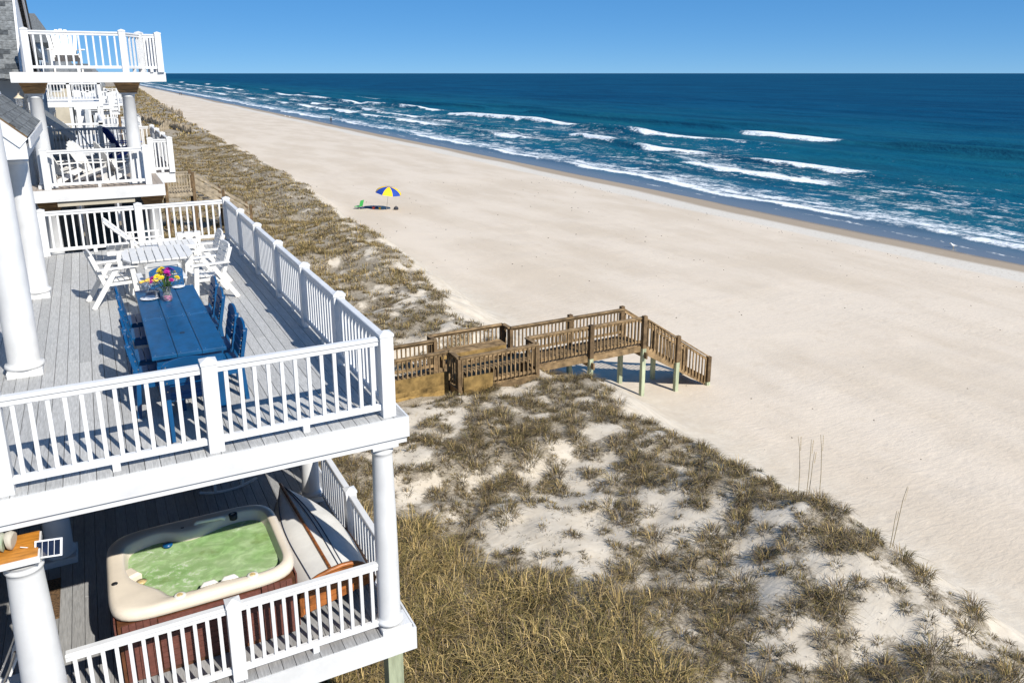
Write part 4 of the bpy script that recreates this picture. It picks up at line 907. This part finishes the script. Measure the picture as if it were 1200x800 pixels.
MB().tube([tuple(Vector(p) + Vector((0, -.012, 0))) for p in prof], .03, 6).obj('transom_trim', 'mahogany', bt)
for x in (-.3, .3): MB().bb(x - .05, x + .05, .3, 1.6, -.22 - (x > 0) * .0, -.02).obj('chock', 'mahogany_dark', bt)

# ------------------------------------------------------------------ rocking chair in the shade of the lower deck
rk = thing('rocking_chair', 'white rocking chair in the shade, only its rocker showing behind the tub', 'chair', (-1.3, 4.55, ZL), R(96))
for a in (-1, 1):
    MB().tube([(a * .27, .46 - i * .1, .012 + .09 * ((i - 4.6) / 4.6) ** 2) for i in range(10)], .022, 6).obj('rocker', 'poly_white', rk)
    MB().bb(a * .27 - .02, a * .27 + .02, .2, .24, .04, .64).obj('leg', 'poly_white', rk); MB().beam((a * .27, -.2, .04), (a * .27, -.34, 1.1), .035, .04, (0, 1, 0)).obj('back_post', 'poly_white', rk)
    MB().rbox((a * .28, .0, .65), (.08, .52, .025), .005).obj('armrest', 'poly_white', rk)
for i in range(6): MB().rbox((0, -.17 + i * .08, .42), (.5, .07, .02), .004).obj('seat_slat', 'poly_white', rk)
for i in range(6): MB().beam((-.2 + i * .08, -.22, .46), (-.2 + i * .08, -.33, 1.05), .05, .018, (0, 1, 0)).obj('back_slat', 'poly_white', rk)
MB().bb(-.25, .25, .205, .235, .2, .24).obj('stretcher', 'poly_white', rk)

# ------------------------------------------------------------------ wooden dune crossover with stairs
WZ = -4.95; RT = -4.0; YN, YFx = 11.92, 13.0; PYN, PYF = 11.25, 13.47; PX0, PX1, WX0, WX1 = 5.86, 8.39, -.2, 12.77
wk = thing('dune_crossover', 'brown wooden walkway with bench platform and stairs down to the beach', 'walkway', (0, 0, 0))
pm = MB().rbox((0, 0, -.018), (.135, 1, .036), .004).mesh('plank', 'wood')
x = WX0
while x < WX1:
    a, b = (PYN - .03, PYF + .03) if PX0 - .03 < x < PX1 + .03 else (YN - .03, YFx + .03)
    o = link('plank', pm, wk, (x, (a + b) / 2 + random.uniform(-.008, .008), WZ)); o.scale = (1, b - a, 1); x += .141
bal = MB().bb(-.019, .019, -.019, .019, .08, .88).mesh('baluster', 'wood')
def wrail(p, q, face=True, skip_b=False):
    p = Vector((*p, 0)); q = Vector((*q, 0)); d = (q - p).normalized(); L = (q - p).length; nrm = Vector((d.y, -d.x, 0))
    MB().beam(p + Vector((0, 0, RT - .02)), q + Vector((0, 0, RT - .02)), .14, .038).obj('cap_rail', 'wood', wk)
    MB().beam(p + Vector((0, 0, RT - .085)) + nrm * .02, q + Vector((0, 0, RT - .085)) + nrm * .02, .036, .088).obj('upper_rail', 'wood', wk)
    MB().beam(p + Vector((0, 0, WZ + .12)) + nrm * .02, q + Vector((0, 0, WZ + .12)) + nrm * .02, .036, .085).obj('lower_rail', 'wood', wk)
    n = max(2, int(L / .135))
    for i in range(n): link('baluster', bal, wk, tuple(p + d * (i + .5) * L / n + nrm * .06 + Vector((0, 0, WZ))))
    MB().beam(p + Vector((0, 0, WZ - .13)) + nrm * .045, q + Vector((0, 0, WZ - .13)) + nrm * .045, .04, .19).obj('rim_joist', 'wood', wk)
wrail((WX0, YN), (PX0 - .02, YN)); wrail((PX0, PYN), (PX1, PYN)); wrail((PX1 + .02, YN), (WX1, YN))
wrail((PX0 - .02, YFx), (WX0, YFx)); wrail((PX1, PYF), (PX0, PYF)); wrail((WX1, YFx), (PX1 + .02, YFx))
wrail((PX0, YN), (PX0, PYN)); wrail((PX1, PYN), (PX1, YN)); wrail((PX0, PYF), (PX0, YFx)); wrail((PX1, YFx), (PX1, PYF))
def wpost(x, y, base=None, top=.06, s=.14):
    b = float(ground(x, y)) - .6 if base is None else base
    MB().bb(x - s / 2, x + s / 2, y - s / 2, y + s / 2, WZ - .10, RT + top).obj('post', 'wood_dark', wk)
    MB().bb(x - s / 2 + .003, x + s / 2 - .003, y - s / 2 + .003, y + s / 2 - .003, b, WZ - .10).obj('pile', 'treated', wk)
for x in (10.68, 12.76):
    wpost(x, YN - .09); wpost(x, YFx + .09)
for x, y in ((PX0, PYN), (PX1, PYN), (PX1, PYF), (PX0, PYF), (2.4, YN), (2.4, YFx), (PX0, YN), (PX0, YFx), (PX1 + .05, YFx + .02), (PX1 + .05, YN - .02)): wpost(x, y, top=-.045, s=.11)
for x in (10.68, 12.76): MB().beam((x, YN - .3, WZ - .32), (x, YFx + .3, WZ - .32), .05, .2).obj('cross_beam', 'wood', wk)
# boards closing the space below the deck at the landward end
for (x0, x1, y) in ((WX0, PX0 - .1, YN - .10), (PX0 + .08, PX0 + 1.0, PYN - .10)):
    for i in range(3): MB().bb(x0, x1, y - .02, y + .02, WZ - .25 + i * .19 - .30, WZ - .25 + i * .19 - .115).obj('skirt_board', 'wood_yellow', wk)
    MB().bb(x0, x1, y - .021, y + .02, WZ - .02, WZ + .36).obj('splash_board', 'wood_yellow', wk)
# stairs
SX0, SX1, SZ1 = 12.85, 15.55, -6.72; NST = 10; run = (SX1 - SX0) / NST; rise = (WZ - SZ1) / (NST + .3)
for i in range(NST):
    MB().rbox((SX0 + (i + .5) * run, (YN + YFx) / 2, WZ - (i + 1) * rise), (run + .02, YFx - YN, .038), .004).obj('tread', 'wood', wk)
    MB().bb(SX0 + i * run - .01, SX0 + i * run + .012, YN + .02, YFx - .02, WZ - (i + 1) * rise + .02, WZ - i * rise - .045).obj('riser', 'wood_dark', wk)
for y in (YN - .03, YFx + .03):
    MB().beam((SX0 - .1, y, WZ - .12), (SX1 + .1, y, SZ1 - .06), .045, .28).obj('stringer', 'wood', wk)
    s_ = -1 if y < 12.5 else 1
    MB().beam((SX0 - .05, y + s_ * .05, RT - .02), (SX1 + .1, y + s_ * .05, SZ1 + .86), .10, .04).obj('hand_rail', 'wood', wk)
    MB().beam((SX0, y + s_ * .03, RT - .12), (SX1, y + s_ * .03, SZ1 + .80), .036, .09).obj('stair_rail', 'wood', wk)
    n = 19
    for i in range(n):
        t = (i + .5) / n; xx = SX0 + t * (SX1 - SX0); zt = RT - .05 + t * (SZ1 + .86 - RT)
        MB().bb(xx - .019, xx + .019, y + s_ * .07 - .019, y + s_ * .07 + .019, zt - .92, zt - .03).obj('stair_baluster', 'wood', wk)
    for xx in (14.2, 15.62):
        t = (xx - SX0) / (SX1 - SX0); zt = RT + t * (SZ1 + .86 - RT)
        MB().bb(xx - .07, xx + .07, y + s_ * .07 - .07, y + s_ * .07 + .07, zt - .85, zt + .08).obj('post', 'wood_dark', wk)
        MB().bb(xx - .066, xx + .066, y + s_ * .07 - .066, y + s_ * .07 + .066, -7.6, zt - .85).obj('pile', 'treated', wk)
def bench(label, y, s_):
    b = thing('walkway_bench', label, 'bench', ((PX0 + PX1) / 2, y, WZ), 0, 'benches on the walkway platform')
    for i in range(4): MB().rbox((0, s_ * (-.16 + i * .13), .44), (PX1 - PX0 - .3, .12, .036), .004).obj('seat_plank', 'wood', b)
    MB().bb(-1.1, 1.1, s_ * -.20 - .02, s_ * -.20 + .02, .30, .42).obj('front_board', 'wood_yellow', b)
    for x in (-1.0, 0, 1.0): MB().bb(x - .045, x + .045, -.16, .16, .0, .419).obj('leg', 'wood_dark', b)
bench('wooden bench on the far side of the walkway platform', PYF - .33, 1)
bench('wooden bench on the near side of the walkway platform, behind balusters', PYN + .33, -1)

# older boardwalk beyond the neighbour
ow = thing('old_boardwalk', 'weathered wooden landing with stairs down to the dune beyond the neighbour', 'walkway', (0, 0, 0))
oz = -2.75; oy = 40.0
for i in range(22): MB().rbox((-.9 + i * .145, oy + .6, oz - .02), (.138, 1.4, .04), .004).obj('plank', 'wood_grey', ow)
for y in (oy - .12, oy + 1.32):
    MB().bb(-.95, 2.3, y - .06, y + .06, oz + .94, oz + .98).obj('cap_rail', 'wood_grey', ow); MB().bb(-.95, 2.3, y - .02, y + .02, oz + .1, oz + .18).obj('lower_rail', 'wood_grey', ow)
    for i in range(22): MB().bb(-.88 + i * .145 - .03, -.88 + i * .145 + .03, y - .05, y - .021, oz + .02, oz + .939).obj('baluster', 'wood_grey', ow)
    for x in (-.9, .9, 2.35): MB().bb(x - .08, x + .08, y - .08, y + .08, -5.9, oz + 1.08).obj('post', 'wood_dark', ow)
    MB().bb(-.95, 2.3, y - .025, y + .025, oz - .25, oz - .045).obj('rim_joist', 'wood_grey', ow)
    for k in range(3): MB().beam((2.4, y, oz + .93 - k * .34), (5.4, y, oz - 1.17 - k * .34), .045, .2 if k else .1).obj('stair_rail', 'wood_grey', ow)
    for x, zt in ((3.9, -3.75), (5.35, -4.75)): MB().bb(x - .07, x + .07, y - .07, y + .07, -6.4, zt + 1.0).obj('post', 'wood_dark', ow)
for i in range(12): MB().rbox((2.5 + i * .25, oy + .6, oz - .17 - i * .176), (.27, 1.3, .04), .004).obj('tread', 'wood_grey', ow)

# ------------------------------------------------------------------ dune grass
mg = bpy.data.materials.new('grass'); mg.use_nodes = True; MATS['grass'] = mg
_b = mg.node_tree.nodes['Principled BSDF']; _a = mg.node_tree.nodes.new('ShaderNodeAttribute'); _a.attribute_name = 'tint'
mg.node_tree.links.new(_a.outputs['Color'], _b.inputs['Base Color']); _b.inputs['Roughness'].default_value = 0.75; _b.inputs['Specular IOR Level'].default_value = 0.2
rg = np.random.default_rng(5)
PAL = np.array([(.52, .385, .17), (.41, .29, .115), (.235, .187, .064), (.115, .098, .038), (.165, .122, .075), (.09, .068, .045), (.28, .21, .13)])
def sample(x0, x1, y0, y1, per):
    n = int((x1 - x0) * (y1 - y0) * per); x = rg.uniform(x0, x1, n); y = rg.uniform(y0, y1, n)
    d = density(x, y); k = rg.uniform(0, 1, n) < d * 0.95
    k &= ~((x > -1) & (x < PX1 + .1) & (y > 11.15) & (y < 13.55)); k &= ~((x > PX1) & (x < 16) & (y > 11.8) & (y < 13.1))
    return x[k], y[k], d[k]
def thin(x, y, dmin):
    keep = []; cell = {}
    for i in range(len(x)):
        c = (int(x[i] // dmin), int(y[i] // dmin))
        if any((x[i] - x[j]) ** 2 + (y[i] - y[j]) ** 2 < dmin * dmin for a in (-1, 0, 1) for b in (-1, 0, 1) for j in cell.get((c[0] + a, c[1] + b), ())): continue
        cell.setdefault(c, []).append(i); keep.append(i)
    return np.array(keep)
def blades(x, y, L, n, w, spread, lean, probs, radial=False):
    """x, y, L per clump; returns vertices, triangles, colours"""
    m = len(x); idx = np.repeat(np.arange(m), n); N = len(idx)
    a = rg.uniform(0, 2 * np.pi, N); r = np.sqrt(rg.uniform(0, 1, N)) * spread * L[idx]
    a2 = a + rg.normal(0, .6 if radial else .7, N); px = x[idx] + r * np.cos(a); py = y[idx] + r * np.sin(a); pz = ground(px, py) - .015
    l = L[idx] * rg.uniform(.45, 1.15, N); le = np.clip(rg.normal(lean, .28, N), .05, 1.25)
    if radial: le = np.clip(.35 + .95 * np.sqrt(rg.uniform(0, 1, N)) + rg.normal(0, .18, N), .1, 1.4)
    dx, dy = np.cos(a2), np.sin(a2); wx, wy = -dy * w * .5 * rg.uniform(.6, 1.3, N), dx * w * .5
    p0 = np.stack([px, py, pz], -1); p1 = p0 + np.stack([dx * l * .34 * le, dy * l * .34 * le, l * (.62 - .18 * le)], -1)
    p2 = p0 + np.stack([dx * l * (.5 + .4 * le) * le, dy * l * (.5 + .4 * le) * le, l * (.98 - .62 * le)], -1)
    s = np.stack([wx, wy, np.zeros(N)], -1)
    V = np.stack([p0 - s, p0 + s, p1 - s * .8, p1 + s * .8, p2], 1).reshape(-1, 3)
    o = np.arange(N)[:, None] * 5
    F = np.concatenate([o + np.array([[0, 1, 3]]), o + np.array([[0, 3, 2]]), o + np.array([[2, 3, 4]])], 1).reshape(-1, 3)
    pc = np.array(probs, float); pc /= pc.sum(); c = PAL[rg.choice(len(PAL), N, p=pc)] * rg.uniform(.75, 1.2, (N, 1)) * np.repeat(rg.uniform(.8, 1.15, m), n)[:, None]
    return V, F, np.repeat(c, 5, 0)
def grass_object(name, parts, label):
    V = []; F = []; K = []; o = 0
    for v, f, c in parts: V.append(v); F.append(f + o); K.append(c); o += len(v)
    V = np.concatenate(V); F = np.concatenate(F); K = np.concatenate(K)
    me = mesh_np(name, V, F); me.materials.append(mg)
    at = me.attributes.new('tint', 'FLOAT_COLOR', 'POINT'); at.data.foreach_set('color', np.concatenate([K, np.ones((len(K), 1))], 1).astype(np.float32).reshape(-1))
    return tag(link(name, me), label, 'grass', kind='stuff')
parts = []
x, y, d = sample(-1.5, 11.2, -6.5, 12, 24)
nearm = (1 - sstep(2.6, 5.2, x + (fbm(x / 2, y / 2, 21) - 0.5) * 2.2 + 0.42 * np.maximum(0, y - 1.0))) * (1 - sstep(4, 9, y))
k = nearm > .45
xs_ = rg.uniform(0.5, 10.6, 800); ys_ = rg.uniform(-5, 24, 800); ks_ = (xs_ < crest(ys_) - .1) & ~((ys_ > 11.1) & (ys_ < 13.6))
parts.append(blades(xs_[ks_], ys_[ks_], rg.uniform(.08, .24, ks_.sum()), 44, .0095, .5, .9, (.4, .8, 1.6, 3, 3.2, 3.6, 1.0)))
parts.append(blades(x[k], y[k], rg.uniform(.34, .74, k.sum()), 44, .011, .55, .95, (3.5, 4, 4, 3.5, 1.5, 2, 1.5)))
xm, ym = x[~k], y[~k]; kt = thin(xm, ym, .17)
Lt = np.clip(rg.lognormal(-1.62, .42, len(kt)), .07, .42)
for lo_, hi_, nb_ in ((0, .16, 46), (.16, .26, 84), (.26, 1, 120)):
    q_ = (Lt >= lo_) & (Lt < hi_); parts.append(blades(xm[kt][q_], ym[kt][q_], Lt[q_], nb_, .0085, .42, .9, (.8, 1.4, 1.8, 2.4, 3.4, 4.2, 1.3), True))
ko = rg.uniform(0, 1, len(xm)) < .22
parts.append(blades(xm[ko], ym[ko], rg.uniform(.08, .2, ko.sum()), 26, .008, .7, .95, (.5, .8, 1.2, 2.4, 3.2, 4.6, .9)))
x, y, d = sample(-1, 13, 22, 42, 8)
parts.append(blades(x, y, rg.uniform(.2, .42, len(x)), 36, .017, .65, .9, (2.0, 2.6, 2.6, 2, 1.8, 1.4, 1.6)))
x, y, d = sample(-1, 13, 12, 22, 10)
parts.append(blades(x, y, rg.uniform(.13, .34, len(x)), 36, .014, .7, .95, (.8, 1.2, 1.6, 2.2, 3, 3, 1.8)))
grass_object('dune_grass', parts, 'dry beach grass tufts covering the dune beside the house')
parts = []
x, y, d = sample(-1, 15, 42, 120, 5)
parts.append(blades(x, y, rg.uniform(.22, .46, len(x)), 20, .026, .8, .95, (1.4, 2.2, 2.6, 2, 2.2, 1.6, 1.6)))
x, y, d = sample(0, 42, 120, 620, .42)
parts.append(blades(x, y, rg.uniform(.35, .8, len(x)), 14, .10, .7, .8, (2, 3, 3, 1.8, 2, 1, 1)))
grass_object('far_dune_grass', parts, 'distant brown grass on the dune past the houses')
# scattered single blades and twigs on bare sand
n = 5200; x = rg.uniform(1, 10, n); y = rg.uniform(-4, 24, n); kk = x < crest(y) - .1
tw = blades(x[kk], y[kk], rg.uniform(.05, .16, kk.sum()), 3, .008, .6, .95, (.5, 1, 1, 2, 3, 4, 1))
grass_object('dune_litter', [tw], 'small dry stems and twigs strewn on the bare dune sand')
# tall seed stalks on the dune edge
for i, (xx, yy, h, lx) in enumerate(((10.05, 2.75, 1.45, -.12), (10.12, 2.6, 1.4, .02), (10.1, 2.25, 1.6, -.10), (10.0, 2.45, 1.1, .08), (9.9, .35, 1.2, .22), (9.6, .2, .75, .1))):
    g = float(ground(xx, yy)) - .03
    lb = ('leaning tall dry seed stalk, leftmost on the dune edge', 'straight tall dry seed stalk, second on the dune edge', 'tallest dry seed stalk on the dune edge', 'shorter dry seed stalk in the group on the dune edge', 'tall dry stalk leaning seaward, farther down the dune edge', 'short dry stalk beside the seaward leaning one')[i]
    so_ = thing('sea_oat_stalk', lb, 'plant', (xx, yy, g), 0, 'tall dry stalks on the dune edge')
    MB().tube([(0, 0, 0), (lx * .3, 0, h * .45), (lx * .7, .02, h * .8), (lx * 1.2, .04, h)], [.008, .007, .006, .004], 5).obj('stem', 'stalk', so_)
    m = MB()
    for q in range(9):
        t = .78 + q * .025; m.add([(lx * t, 0, h * t), (lx * t + .05, .02, h * t + .02), (lx * t + .07, .03, h * t - .03)], [(0, 1, 2)])
    m.obj('seed_head', 'stalk', so_)

# ------------------------------------------------------------------ beach umbrella and things under it
ux, uy = 18.1, 52.9; uz = float(ground(ux, uy))
um = thing('beach_umbrella', 'blue and yellow striped beach umbrella standing on the sand', 'umbrella', (ux, uy, uz)); um.rotation_euler = (R(8), R(6), 0)
MB().tube([(0, 0, -.3), (0, 0, 1.92)], .02, 8).obj('pole', 'steel', um)
for i in range(8):
    m = MB(); K = 7; Jn = 5; vs = []
    for a in range(K + 1):
        u = a / K
        for j in range(Jn + 1):
            t = (i + j / Jn) * math.pi / 4; sag = 1 - .06 * math.sin(math.pi * j / Jn) * u
            vs.append((1.08 * math.sin(u * 1.25) / math.sin(1.25) * math.cos(t) * sag, 1.08 * math.sin(u * 1.25) / math.sin(1.25) * math.sin(t) * sag, 1.93 - .52 * (1 - math.cos(u * 1.25)) / (1 - math.cos(1.25))))
    m.add(vs, [(a * (Jn + 1) + j, (a + 1) * (Jn + 1) + j, (a + 1) * (Jn + 1) + j + 1, a * (Jn + 1) + j + 1) for a in range(K) for j in range(Jn)], True)
    m.obj('panel', 'umb_yellow' if i % 2 else 'umb_blue', um)
    t = i * math.pi / 4; MB().tube([(0, 0, 1.45), (.6 * math.cos(t), .6 * math.sin(t), 1.70)], .006, 5).obj('rib', 'steel', um)
MB().lathe([(.03, 1.92), (.035, 1.95), (.01, 2.0)], 10).obj('finial', 'umb_blue', um)
def gz(x, y): return float(ground(x, y))
m = MB(); tx, ty = ux - 1.0, uy + 1.4
vs = [(tx + u * 1.7 - .85, ty + v * .85 - .4, gz(tx + u * 1.7 - .85, ty + v * .85 - .4) + .02 + .012 * math.sin(u * 9 + v * 5)) for v in np.linspace(0, 1, 7) for u in np.linspace(0, 1, 13)]
m.add(vs, [(a * 13 + b, a * 13 + b + 1, (a + 1) * 13 + b + 1, (a + 1) * 13 + b) for a in range(6) for b in range(12)], True)
tag(m.obj('beach_towel', 'towel_navy'), 'dark navy towel spread in the umbrella shade', 'towel')
gc = thing('beach_chair', 'small green beach chair left of the umbrella shade', 'chair', (ux - 1.95, uy + 1.2, gz(ux - 1.95, uy + 1.2)), R(40))
MB().bb(-.25, .25, -.22, .24, .2, .235).obj('seat', 'toy_green', gc); MB().box((0, -.3, .48), (.5, .03, .52), Matrix.Rotation(R(18), 3, 'X')).obj('backrest', 'toy_green', gc)
for a in (-1, 1):
    for b in (-1, 1): MB().bb(a * .24 - .015, a * .24 + .015, b * .2 - .015, b * .2 + .015, 0, .2).obj('leg', 'steel', gc)
for nm, lb, dx, dy, mm, r_ in (('toy_bucket', 'red toy bucket at the edge of the umbrella shade', -.9, .55, 'toy_red', .12), ('toy_bucket', 'yellow toy bucket at the edge of the umbrella shade', -.45, .35, 'toy_yellow', .1)):
    t = thing(nm, lb, 'bucket', (ux + dx, uy + dy, gz(ux + dx, uy + dy)), 0, 'toy buckets under the umbrella')
    MB().lathe([(r_ * .75, 0), (r_, r_ * 1.7), (r_ * 1.08, r_ * 1.75), (r_ * .95, r_ * 1.7), (r_ * .7, .02), (0, .02)], 14, cap=False).obj('body', mm, t)
    MB().tube([(r_ * math.cos(R(a)), 0, r_ * 1.7 + r_ * .9 * math.sin(R(a))) for a in range(0, 181, 20)], .008, 5).obj('handle', 'vinyl', t)
fb = thing('folded_bag', 'dark beach bag right of the umbrella pole', 'bag', (ux + .75, uy - .2, gz(ux + .75, uy - .2)))
MB().lathe([(.16, 0), (.2, .06), (.17, .2), (.08, .26), (0, .27)], 12, cap=False).obj('body', 'cloth_dark', fb); MB().tube([(-.1, 0, .22), (0, 0, .36), (.1, 0, .22)], .012, 5).obj('handle', 'black', fb)

# ------------------------------------------------------------------ people and a gull by the water
def person(label, loc, rz, h, top, legs):
    s = h / 1.75
    J = {'pel': (0, 0, .95, .15), 'chest': (0, 0, 1.28, .17), 'neck': (0, .01, 1.47, .06), 'head': (0, .02, 1.60, .095), 'crown': (0, .02, 1.69, .07),
         'hl': (-.1, 0, .9, .1), 'kl': (-.12, .08, .5, .07), 'al': (-.12, .0, .09, .045), 'tl': (-.13, .16, .04, .04), 'hr': (.1, 0, .9, .1), 'kr': (.12, -.03, .5, .07), 'ar': (.13, -.18, .12, .045), 'tr': (.14, -.04, .04, .04),
         'sl': (-.19, 0, 1.40, .07), 'el': (-.26, -.06, 1.12, .05), 'wl': (-.27, .04, .87, .035), 'fl': (-.27, .08, .78, .03), 'sr': (.19, 0, 1.40, .07), 'er': (.27, .05, 1.12, .05), 'wr': (.27, .14, .88, .035), 'fr': (.27, .18, .80, .03)}
    Ed = [('pel', 'chest'), ('chest', 'neck'), ('neck', 'head'), ('head', 'crown'), ('pel', 'hl'), ('hl', 'kl'), ('kl', 'al'), ('al', 'tl'), ('pel', 'hr'), ('hr', 'kr'), ('kr', 'ar'), ('ar', 'tr'), ('chest', 'sl'), ('sl', 'el'), ('el', 'wl'), ('wl', 'fl'), ('chest', 'sr'), ('sr', 'er'), ('er', 'wr'), ('wr', 'fr')]
    ks = list(J); me = bpy.data.meshes.new('person'); me.from_pydata([tuple(c * s for c in J[k][:3]) for k in ks], [(ks.index(a), ks.index(b)) for a, b in Ed], [])
    o = link('person', me, None, loc, (0, 0, rz)); md = o.modifiers.new('skin', 'SKIN')
    for i, k in enumerate(ks): me.skin_vertices[0].data[i].radius = (J[k][3] * s, J[k][3] * s * .85)
    me.skin_vertices[0].data[0].use_root = True
    o.modifiers.new('sub', 'SUBSURF').levels = 1; o.modifiers['sub'].render_levels = 1
    q = NT('clothes_' + str(len(bpy.data.materials))); tcn = q.N.new('ShaderNodeTexCoord'); sp_ = q.N.new('ShaderNodeSeparateXYZ'); q.L.new(tcn.outputs['Object'], sp_.inputs[0]); z = q.math('DIVIDE', sp_.outputs[2], s)
    c = q.mix(q.math('GREATER_THAN', z, .98), legs, top); c = q.mix(q.math('GREATER_THAN', z, 1.44), c, (.5, .32, .23)); q.out(Base_Color=c); q.b.inputs['Roughness'].default_value = .85
    me.materials.append(MATS[q.t.id_data.name] if False else bpy.data.materials[-1] if False else MATS[[k for k in MATS if k.startswith('clothes_')][-1]])
    MB().lathe([(0, 1.75 * s), (.07 * s, 1.73 * s), (.105 * s, 1.66 * s), (.10 * s, 1.60 * s), (.09 * s, 1.56 * s)], 12, (0, -.005, 0), cap=False).obj('hair', 'hair', o)
    return tag(o, label, 'person', 'people walking by the water')
person('person in dark clothes walking along the wet sand near the surf', (50.0, 185.0, gz(50, 185)), R(20), 1.75, (.03, .035, .05), (.04, .05, .08))
person('distant person in dark clothes far up the beach by the water', (44.0, 455.0, gz(44, 455)), R(-30), 1.8, (.02, .02, .03), (.03, .03, .04))
person('second distant person standing beside the far walker up the beach', (43.2, 455.6, gz(43.2, 455.6)), R(10), 1.65, (.03, .04, .06), (.02, .02, .03))
def gull(label, loc, rz):
    t = thing('gull', label, 'bird', loc, rz, 'gulls at the water edge')
    MB().tube([(0, -.24, .20), (0, -.12, .2), (0, .02, .22), (0, .12, .27), (0, .17, .34), (0, .21, .37), (0, .25, .365)], [.012, .05, .085, .065, .04, .045, .015], 10).obj('body', 'gull', t)
    MB().tube([(0, .245, .365), (0, .31, .35)], [.014, .004], 6).obj('beak', 'toy_yellow', t)
    for a in (-1, 1):
        MB().add([(a * .08, .06, .27), (a * .09, -.1, .26), (a * .04, -.32, .21), (a * .07, -.05, .2)], [(0, 1, 3), (1, 2, 3), (0, 3, 2), (0, 2, 1)]).obj('wing', 'siding_grey', t)
        MB().tube([(a * .03, 0, .15), (a * .03, 0, .0)], .008, 5).obj('leg', 'toy_yellow', t)
gull('white gull standing on the wet sand at right', (50.3, 25.6, gz(50.3, 25.6)), R(60))
gull('white gull on the sand far left of the walker', (46.5, 214, gz(46.5, 214)), R(-100))
gull('second white gull beside the far one on the sand', (46.0, 217, gz(46, 217)), R(-60))

# ------------------------------------------------------------------ sand fences on the far dune
def fence(label, p, q, n, h):
    t = thing('sand_fence', label, 'fence', (0, 0, 0), 0, 'slatted sand fences on the far dune'); rr = random.Random(n)
    me = MB().bb(-.05, .05, -.01, .01, -.3, h).mesh('slat', 'wood_grey'); pts = []
    for i in range(n):
        u = i / (n - 1); x = p[0] + (q[0] - p[0]) * u + math.sin(u * 9) * .3; y = p[1] + (q[1] - p[1]) * u; z = gz(x, y)
        o = link('slat', me, t, (x, y, z + rr.uniform(-.15, .05)), (rr.uniform(-.12, .12), rr.uniform(-.1, .1), rr.uniform(-.3, .3)))
        if i % 12 == 0: pts.append((x, y, z)); MB().tube([(x, y + .06, z - .3), (x, y + .06, z + h + .3)], .05, 6).obj('post', 'wood_dark', t)
    for hh in (.3, .8): MB().tube([(a, b, c + hh) for a, b, c in pts], .012, 4).obj('wire', 'steel', t)
fence('weathered slatted sand fence on the near side of the far dune', (7.2, 168), (11.6, 124), 150, 1.25)
fence('weathered slatted sand fence at the beach edge of the far dune', (15.0, 222), (15.6, 176), 110, 1.2)
fence('weathered slatted sand fence between house row and far dune', (2.0, 110), (9.5, 138), 100, 1.2)

# ------------------------------------------------------------------ weed and shell bits on the beach
n = 300; V = []; F = []
rx = random.Random(11)
for i in range(n):
    x = rx.gauss(42.3, .5) if i % 5 < 2 else rx.uniform(13.5, 41); y = rx.uniform(-2, 70); z = gz(x, y); r_ = rx.uniform(.015, .045) * (1 + y / 70); b = len(V)
    a0_ = rx.uniform(0, 6.28)
    for j in range(5): V.append((x + r_ * rx.uniform(.6, 1.4) * math.cos(a0_ + j * 1.257), y + r_ * rx.uniform(.5, 1.1) * math.sin(a0_ + j * 1.257), z - .005))
    V.append((x, y, z + r_ * .6)); F += [(b + j, b + (j + 1) % 5, b + 5) for j in range(5)]
me = bpy.data.meshes.new('beach_debris'); me.from_pydata(V, [], F); me.materials.append(MATS['debris'])
tag(link('beach_debris', me), 'dark bits of weed and shell strewn on the sand', 'debris', kind='stuff')
